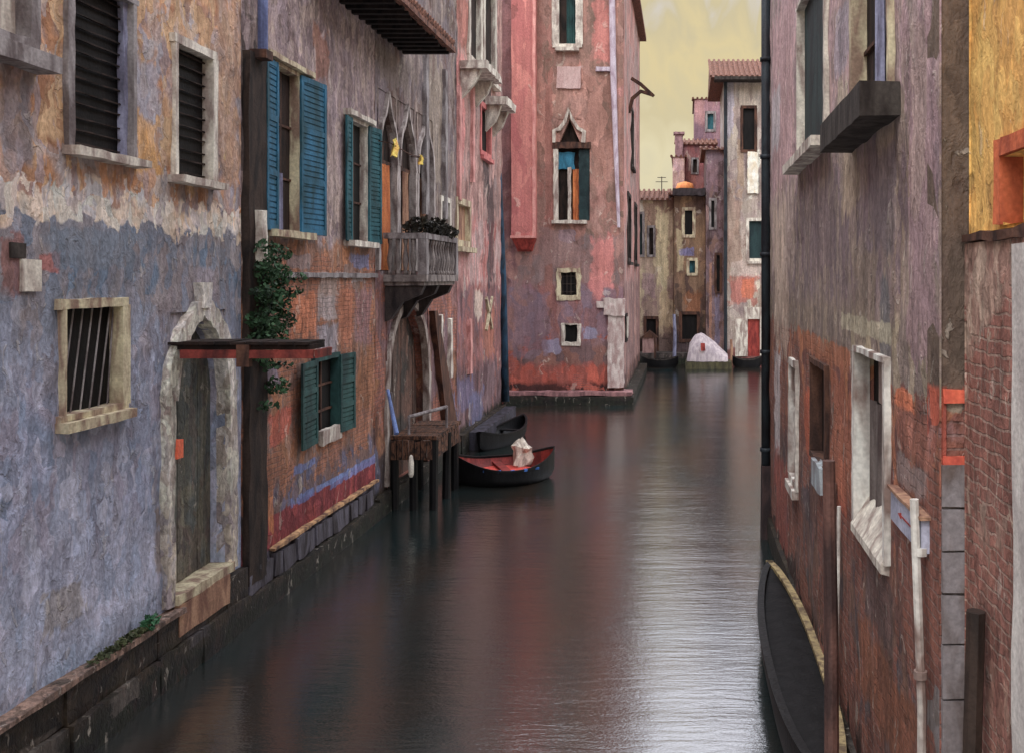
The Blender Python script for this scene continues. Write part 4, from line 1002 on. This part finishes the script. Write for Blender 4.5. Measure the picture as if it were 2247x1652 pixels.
# brick wall under it and pale post
hb = empty('brick_wall', (1.75, 5.6, 0), 'weathered pink brick wall with thick mortar, under the yellow house', 'wall')
M['brickwall'] = paint('worn_brick', [(148, 118, 102), (134, 100, 86), (156, 130, 112), (124, 88, 76), (140, 112, 104)], s=4, axis='y',
    zones=[(3.3, [(136, 96, 80), (112, 70, 60), (146, 114, 96)], .3, .2), (2.2, [(112, 66, 54), (96, 60, 56), (132, 78, 56), (84, 62, 64)], .3, .3)],
    brick=(4.7, .42, [(132, 82, 68), (116, 72, 62), (150, 130, 114), (126, 84, 70)]), var=.4)
TB = TX(1.745, -1)
wall(hb, TB, 2.2, r0-.04, -.5, yz-.06, M['brickwall'], [], amp=.015, step=.15, back=3)
MB().box(TB, 2.2, r0-.04, yz-.058, yz-.004, -.5, .03, .012).build('coping', 'brown_wood', hb)
b = MB(); b.box(TX(1.70, -1), 4.3, F*1.70/(2221-VX), -.5, H+(VY-532)*5.1/F, -.3, 0, .012, .3)
tag(b.build('stone_pier', mat('pale_pier', (172, 166, 160), (150, 142, 138))), 'smooth pale grey stone pier in front of the brick wall, cut by the right edge', 'pier')
b = MB(); d_ = 5.6
b.box(TI, 1.60, 1.68, 5.35, 5.43, -.5, 1.65, .01)
x2 = (2130-VX)*d_/F
b = MB(); b.tube([(x2-.06, d_, -.5), (x2+.03, d_, H+(VY-1340)*d_/F)], .055, 8)
tag(b.build('mooring_post', mat('black_timber', (48, 36, 30), (28, 22, 20))), 'short blackened timber post leaning against the foot of the brick wall', 'post', 'mooring posts')

# ============================================================ boats
def boat(name, label, loc, rz, L, Bm, Hh, sheer, hullm, insm, gunm, thwarts=2, floorm=None, group=None, bowk=2.0, gw=.05):
    """double ended wooden boat: x along its length"""
    e = empty(name, loc, label, 'boat', group, rz=rz)
    ORG[e.name] = Vector((0, 0, 0))
    n = 24; secs = []
    for i in range(n+1):
        t = i/n*2-1
        hb = Bm/2*(1-abs(t)**bowk)**.75 + .012
        top = Hh + sheer*abs(t)**2.4; bot = -.14 + (Hh*.8)*abs(t)**6
        x = t*L/2
        out = [(x, s*hb*k, bot+(top-bot)*z) for s, k, z in ((-1, 1, 1), (-1, .97, .62), (-1, .82, .28), (-1, .45, .03), (1, .45, .03), (1, .82, .28), (1, .97, .62), (1, 1, 1))]
        hb2 = max(.004, hb-.035)
        inn = [(x, s*hb2*k, max(bot+.04, .03)+(top-max(bot+.04, .03))*z) for s, k, z in ((1, 1, 1), (1, .95, .62), (1, .8, .3), (1, .42, .08), (-1, .42, .08), (-1, .8, .3), (-1, .95, .62), (-1, 1, 1))]
        secs.append((out, inn))
    b = MB()
    vs = [p for o_, _ in secs for p in o_]; fs = [(i*8+k, i*8+k+1, (i+1)*8+k+1, (i+1)*8+k) for i in range(n) for k in range(7)]
    b.add(vs, fs)
    b.add([p for p in secs[0][0]], [tuple(range(8))]); b.add([p for p in secs[-1][0]], [tuple(range(8))])
    b.build('hull', hullm, e, smooth=True)
    b = MB(); b.add([p for _, q in secs for p in q], [(i*8+k, i*8+k+1, (i+1)*8+k+1, (i+1)*8+k) for i in range(n) for k in range(7)])
    b.build('lining', insm, e, smooth=True)
    for s in (0, 7):
        b = MB()
        line = [secs[i][0][s] for i in range(n+1)]
        for i in range(n):
            p, q = line[i], line[i+1]; sg_ = 1 if p[1] > 0 else -1
            vs = []
            for (x, y, z) in (p, q):
                vs += [(x, y+sg_*.02, z-.03), (x, y+sg_*.02, z+.02), (x, y-sg_*gw, z+.02), (x, y-sg_*gw, z-.03)]
            b.add(vs, [(k, (k+1) % 4, 4+(k+1) % 4, 4+k) for k in range(4)])
        b.build('gunwale', 'black_hull' if (gunm == 'old_gunwale' and s == 7) else gunm, e)
    for i in range(thwarts):
        t = -.5+1.0*(i+.5)/thwarts; x = t*L*.9
        hb = Bm/2*(1-abs(x/(L/2))**bowk)**.75-.04
        MB().box(TI, x-.1, x+.1, -hb, hb, Hh*.62, Hh*.62+.035, .004).build('thwart', insm, e)
    if floorm:
        b = MB(); m_ = 12; pts = [(t*L*.36, Bm*.36*(1-abs(t)**2.2)) for t in [i/m_*2-1 for i in range(m_+1)]]
        out = pts+[(x, -y) for x, y in pts[::-1][1:-1]]
        b.poly(TI, out, .15, .2); b.build('bottom_boards', floorm, e)
    return e
# red-lined boat
M['red_lining'] = plain('red_lining', (124, 34, 28), (84, 26, 24), rough=.6)
M['bright_red'] = plain('bright_red_boards', (196, 52, 32), (160, 40, 28), rough=.6)
rb = boat('rowing_boat', 'black rowing boat with bright red inside, moored by the landing stage', (-4.28, 23.5, 0), R(22), 2.45, 2.1, .38, .32, 'black_hull', 'red_lining', 'black_hull', 1, 'bright_red')
b = MB()
for i, t in enumerate((-.55, -.3, -.05, .2, .45)): b.box(TI, t*1.2, t*1.2+.08, -1.05*(1-abs(t)**2)**.75-.03, -1.05*(1-abs(t)**2)**.75+.05, .36, .41, .01)
b.build('fender', mat('blue_fender', (40, 96, 170), (30, 72, 130)), rb)
bb = boat('moored_boat', 'dark empty boat tied close to the pink house wall', (-5.3, 28.9, 0), R(80), 3.6, .95, .34, .22, 'black_hull', 'black_hull', 'black_hull', 2)
b = MB(); n = 12; vs = []
for z, rr in ((.08, .16), (.25, .22), (.42, .2), (.55, .17), (.68, .2), (.78, .13), (.84, .05)):
    for k in range(n):
        th = 2*math.pi*k/n; q = rr*(1+.25*math.sin(3*th+z*4)); vs.append((-4.05+q*math.cos(th)+.08*math.sin(z*3), 24.2+q*math.sin(th), z+.03*math.sin(2*th)))
b.add(vs, [(i*n+k, i*n+(k+1) % n, (i+1)*n+(k+1) % n, (i+1)*n+k) for i in range(6) for k in range(n)]+[tuple(range(n)), tuple(72+k for k in range(n))])
for i, v in enumerate(b.v): b.v[i] = tuple(Vector(v)+Vector((mnoise.noise(Vector(v)*6), mnoise.noise(Vector(v)*6+Vector((9, 0, 0))), mnoise.noise(Vector(v)*6+Vector((0, 9, 0)))))*.09)
tag(b.build('canvas_bundle', mat('white_canvas', (196, 186, 168), (130, 116, 106), sc=9)), 'white canvas sack standing in the red lined rowing boat', 'bundle')
# boat at right
M['old_gunwale'] = plain('old_gunwale', (136, 118, 76), (84, 68, 50), rough=.7, sc=8)
gb = boat('narrow_boat', 'long narrow black boat with worn yellowish gunwale along the right wall', (1.25, 11.2, 0), R(89.8), 6.4, .62, .5, .16, 'black_hull', mat('tar_lining', (30, 26, 26), (20, 18, 20)), 'old_gunwale', 0, bowk=2.4, gw=.07)
b = MB(); n = 20; vs = []
for i in range(n+1):
    t = (i/n*2-1)*.93; hb = .31*(1-abs(t)**2.4)**.75-.03
    for k in range(7):
        q = k/6*2-1; vs.append((t*3.2, q*hb, .44+.16*abs(t)**2.4+.05*(1-q*q)+.015*mnoise.noise(Vector((t*9, q*3, 0)))))
b.add(vs, [(i*7+k, i*7+k+1, (i+1)*7+k+1, (i+1)*7+k) for i in range(n) for k in range(6)])
b.build('cover', mat('black_tarp', (20, 19, 21), (12, 11, 13), rough=.75), gb, smooth=True)
# covered boat far away
cvb = empty('covered_boat', (2.2, 52.8, 0), 'boat under a domed white tarpaulin at the far end of the canal', 'boat')
x0c, x1c = pf(1507, 0, 52.8)[0], pf(1596, 0, 52.8)[0]; cx_ = (x0c+x1c)/2; rw = (x1c-x0c)/2
b = MB(); n = 14; m_ = 9; vs = []
prof_ = []
for i in range(n+1):
    t = i/n; x = x0c+(x1c-x0c)*t
    hgt = (1.45*math.sin(math.pi*min(1, t/.7*.5+0.0)) if t < .35 else 1.45*(1-((t-.35)/.65)**1.3*.8)) + .04
    if t < .35: hgt = 1.45*math.sqrt(max(0, 1-((.35-t)/.35)**2))+.04
    for k in range(m_+1):
        th = math.pi*k/m_; vs.append((x, 52.8-.8*math.cos(th), .38+hgt*math.sin(th)+.02*random.uniform(-1, 1)))
b.add(vs, [(i*(m_+1)+k, i*(m_+1)+k+1, (i+1)*(m_+1)+k+1, (i+1)*(m_+1)+k) for i in range(n) for k in range(m_)])
b.build('tarpaulin', mat('tarpaulin', (164, 152, 154), (134, 122, 128)), cvb, smooth=True)
b = MB(); b.box(TI, x0c-.05, x1c+.2, 51.95, 53.65, -.1, .36, .03, .3); b.build('hull', mat('olive_hull', (74, 70, 44), (52, 48, 34)), cvb)
MB().box(TI, cx_-.35, cx_-.12, 51.88, 51.96, .95, 1.35, .02).build('patch', 'red_paint', cvb)
# dark little boats along the quay
for i, (X, w) in enumerate(((1448, 2.0), (1640, 1.6))):
    x = pf(X, 0, 53)[0]
    boat('moored_boat', ['small dark boat tied up in front of the tan house', 'small dark boat tied up before the white portal'][i], (x, 53.2, 0), R(4), w, .8, .4, .2, 'black_hull', 'stone_dark', 'stone_dark', 1)

for (X, Y, d, w, m, lb) in ((1479, 690, 53.9, .1, 'lilac_cloth', 'slim lilac mooring pole left of the covered boat'), (1436, 735, 53.6, .07, 'brown_wood', 'dark mooring pole in front of the tan house'), (1604, 745, 53.7, .08, 'tan_wood', 'light brown mooring pole right of the covered boat')):
    x, z = pf(X, Y, d); b = MB(); b.tube([(x, d, -.5), (x+.05, d, z*.6), (x, d, z)], [w, w*.95, w*.8], 8)
    tag(b.build('mooring_post', m), lb, 'post', 'mooring posts')
sh = empty('quay_shed', (pf(1424, 0, 55.2)[0], 55.0, .62), 'small pink shed with a dark roof on the far quay, beside the pink tower', 'shed')
x0s, x1s = pf(1410, 0, 55)[0], pf(1440, 0, 55)[0]
MB().box(TI, x0s, x1s, 54.9, 55.7, .62, 1.45, .02).build('wall', mat('shed_pink', (160, 124, 118), (124, 92, 88)), sh)
b = MB(); b.poly(lambda u, v, w: (u, 54.8+w, v), [(x0s-.1, 1.46), (x1s+.1, 1.46), ((x0s+x1s)/2, 1.85)], 0, 1.0); b.build('roof', 'brown_wood', sh)
# ============================================================ mooring poles, landing stage
b = MB(); d_ = 7.75; x = (1824-VX)*d_/F
b.tube([(x+.01, d_, -.6), (x, d_, 2), (x-.02, d_, H+(VY-1010)*d_/F)], [.062, .058, .05], 10)
tag(b.build('mooring_post', mat('pole_brown', (88, 58, 50), (52, 36, 34))), 'tall brown mooring pole standing in front of the right brick wall', 'post', 'mooring posts')
ls = empty('landing_stage', (-5.5, 21.9, 0), 'brown wooden landing stage on dark piles in front of the water gate', 'jetty')
b = MB(); y = 20.4
while y < 22.5: b.box(TI, -A+.08, -5.12, y, y+.17, 1.45, 1.52+random.uniform(0, .015), .006); y += .19
b.build('deck', 'planks', ls)
b = MB(); x = -A+.1
while x < -5.18: b.box(TI, x, x+.1, 20.33, 20.38, 1.05, 1.44+random.uniform(-.02, .02), .008); x += .125
y = 20.45
while y < 22.4: b.box(TI, -5.16, -5.12, y, y+.11, 1.08, 1.44, .008); y += .14
b.build('side_boards', 'planks', ls)
for (x, y) in ((-6.0, 20.45), (-5.6, 20.45), (-5.2, 20.45), (-5.2, 21.5), (-5.2, 22.4), (-6.0, 22.4)):
    MB().tube([(x, y, -.6), (x+random.uniform(-.04, .04), y, 1.44)], .09, 8).build('pile', 'black_hull', ls)
b = MB(); b.tube([(-5.75, 20.6, 1.9), (-5.2, 21.6, 1.98)], .04, 8); b.tube([(-5.75, 20.6, 1.5), (-5.75, 20.6, 1.92)], .03, 8); b.tube([(-5.2, 21.6, 1.5), (-5.2, 21.6, 2.0)], .03, 8)
b.build('handrail', 'stone_grey', ls)
x, z = pf(902, 1025, 20.2)
b = MB(); b.lathe((x, 20.2, z-.2), [(.03, 0), (.055, .06), (.06, .3), (.04, .42), (.02, .46)], 10)
tag(b.build('fender', 'stone_white', smooth=True), 'white fender hanging from the edge of the landing stage', 'fender')
# blue pole leaning on the wall
q = pl(838, 855); q2 = pl(822, 950)
b = MB(); b.tube([TL(q[0], q[1], .12), TL(q2[0]-.05, q2[1], .45)], [.03, .05], 8);
tag(b.build('boat_pole', mat('blue_wood', (84, 108, 160), (70, 84, 124))), 'slim blue pole leaning on the brick wall left of the water gate', 'pole')
b = MB(); b.tube([TL(*pl(848, 860), .10), TL(*pl(850, 940), .14), TL(*pl(853, 1050), .12)], .022, 6)
tag(b.build('mooring_post', 'stone_grey'), 'thin grey post beside the blue pole', 'post', 'mooring posts')

# ============================================================ plants and small cloths
def plant(name, label, blobs, m, size, stem=None, group=None):
    b = MB()
    for c, r, n in blobs: b.leaves(c, r, n, size)
    if stem: b.tube(stem, .012, 5)
    return tag(b.build(name, m), label, 'plant', group)
M['leaf1'] = plain('leaf_green', (50, 84, 52), (26, 38, 28), rough=.6, sc=5)
M['leaf2'] = plain('leaf_dark', (44, 40, 30), (26, 24, 22), rough=.6, sc=8)
bl = []
for (X, Y, r, n) in ((552, 590, .24, 300), (578, 606, .2, 200), (556, 650, .28, 360), (580, 660, .2, 220), (544, 712, .26, 320), (572, 735, .24, 260), (590, 700, .16, 120), (578, 556, .15, 110), (538, 760, .26, 200), (572, 845, .14, 130), (560, 800, .12, 60), (530, 700, .12, 90), (536, 640, .1, 60), (606, 640, .1, 60), (612, 610, .1, 50), (545, 540, .1, 60), (600, 760, .08, 50), (552, 890, .08, 40), (584, 800, .07, 40)):
    u, v = pl(X, Y); bl.append(((-A+.22, u, v), (.2, r, r*.9), n))
plant('ivy', 'dark green ivy hanging down between the ochre house and the shuttered house', bl, 'leaf1', .042, [TL(pl(565, 0)[0], 5.4, .15), TL(pl(560, 0)[0], 4.6, .16), TL(pl(560, 0)[0], 3.6, .14)])
plant('balcony_plants', 'dark brown-green plants spilling over the white balcony rail', [((-5.5, 20.5, 5.86), (.35, .3, .2), 260), ((-5.35, 21.3, 5.9), (.25, .5, .2), 220), ((-5.3, 22.2, 5.82), (.22, .4, .14), 120)], 'leaf2', .07)
u, v = pl(302, 1370)
plant('weed_tuft', 'bright green tuft of weeds growing on the left ledge', [((-A+.14, u, .92), (.07, .16, .09), 160)], mat('weed', (46, 96, 60), (34, 66, 44)), .035)
plant('weed_strip', 'long low olive weeds along the ledge below the blue-grey wall', [((-A+.12, pl(265, 0)[0], .89), (.06, .35, .05), 200), ((-A+.12, pl(215, 0)[0], .88), (.06, .4, .05), 200)], mat('weed2', (70, 76, 44), (48, 54, 36)), .03)
for (X, Y, lb, s) in ((828, 326, 'yellow cloth pegged at the near end of the line by the pointed windows', .17), (888, 352, 'smaller yellow cloth at the far end of the line by the pointed windows', .10)):
    u, v = pl(X, Y); vs = []
    for k in range(5):
        for j in range(5): vs.append((-A+.35+.05*math.sin(j*1.5+k), u-s+2*s*j/4*(1-.08*k), v+s-2*s*k/4+.03*random.uniform(-1, 1)))
    b = MB(); b.add(vs, [(k*5+j, k*5+j+1, (k+1)*5+j+1, (k+1)*5+j) for k in range(4) for j in range(4)])
    o = tag(b.build('cloth', mat('yellow_cloth', (216, 176, 40), (184, 140, 36), k=1.7)), lb, 'cloth', 'yellow cloths on the line')
    md = o.modifiers.new('solid', 'SOLIDIFY'); md.thickness = .012
b = MB(); p0 = pl(826, 318); p1 = pl(892, 345)
b.tube([(-A, p0[0]-.35, p0[1]+.05), (-A+.35, p0[0]-.2, p0[1]), (-A+.35, (p0[0]+p1[0])/2, (p0[1]+p1[1])/2-.06), (-A+.35, p1[0]+.2, p1[1]), (-A, p1[0]+.35, p1[1]+.05)], .012, 5)
tag(b.build('clothes_line', 'brown_wood'), 'thin line stretched in front of the pointed windows', 'line')
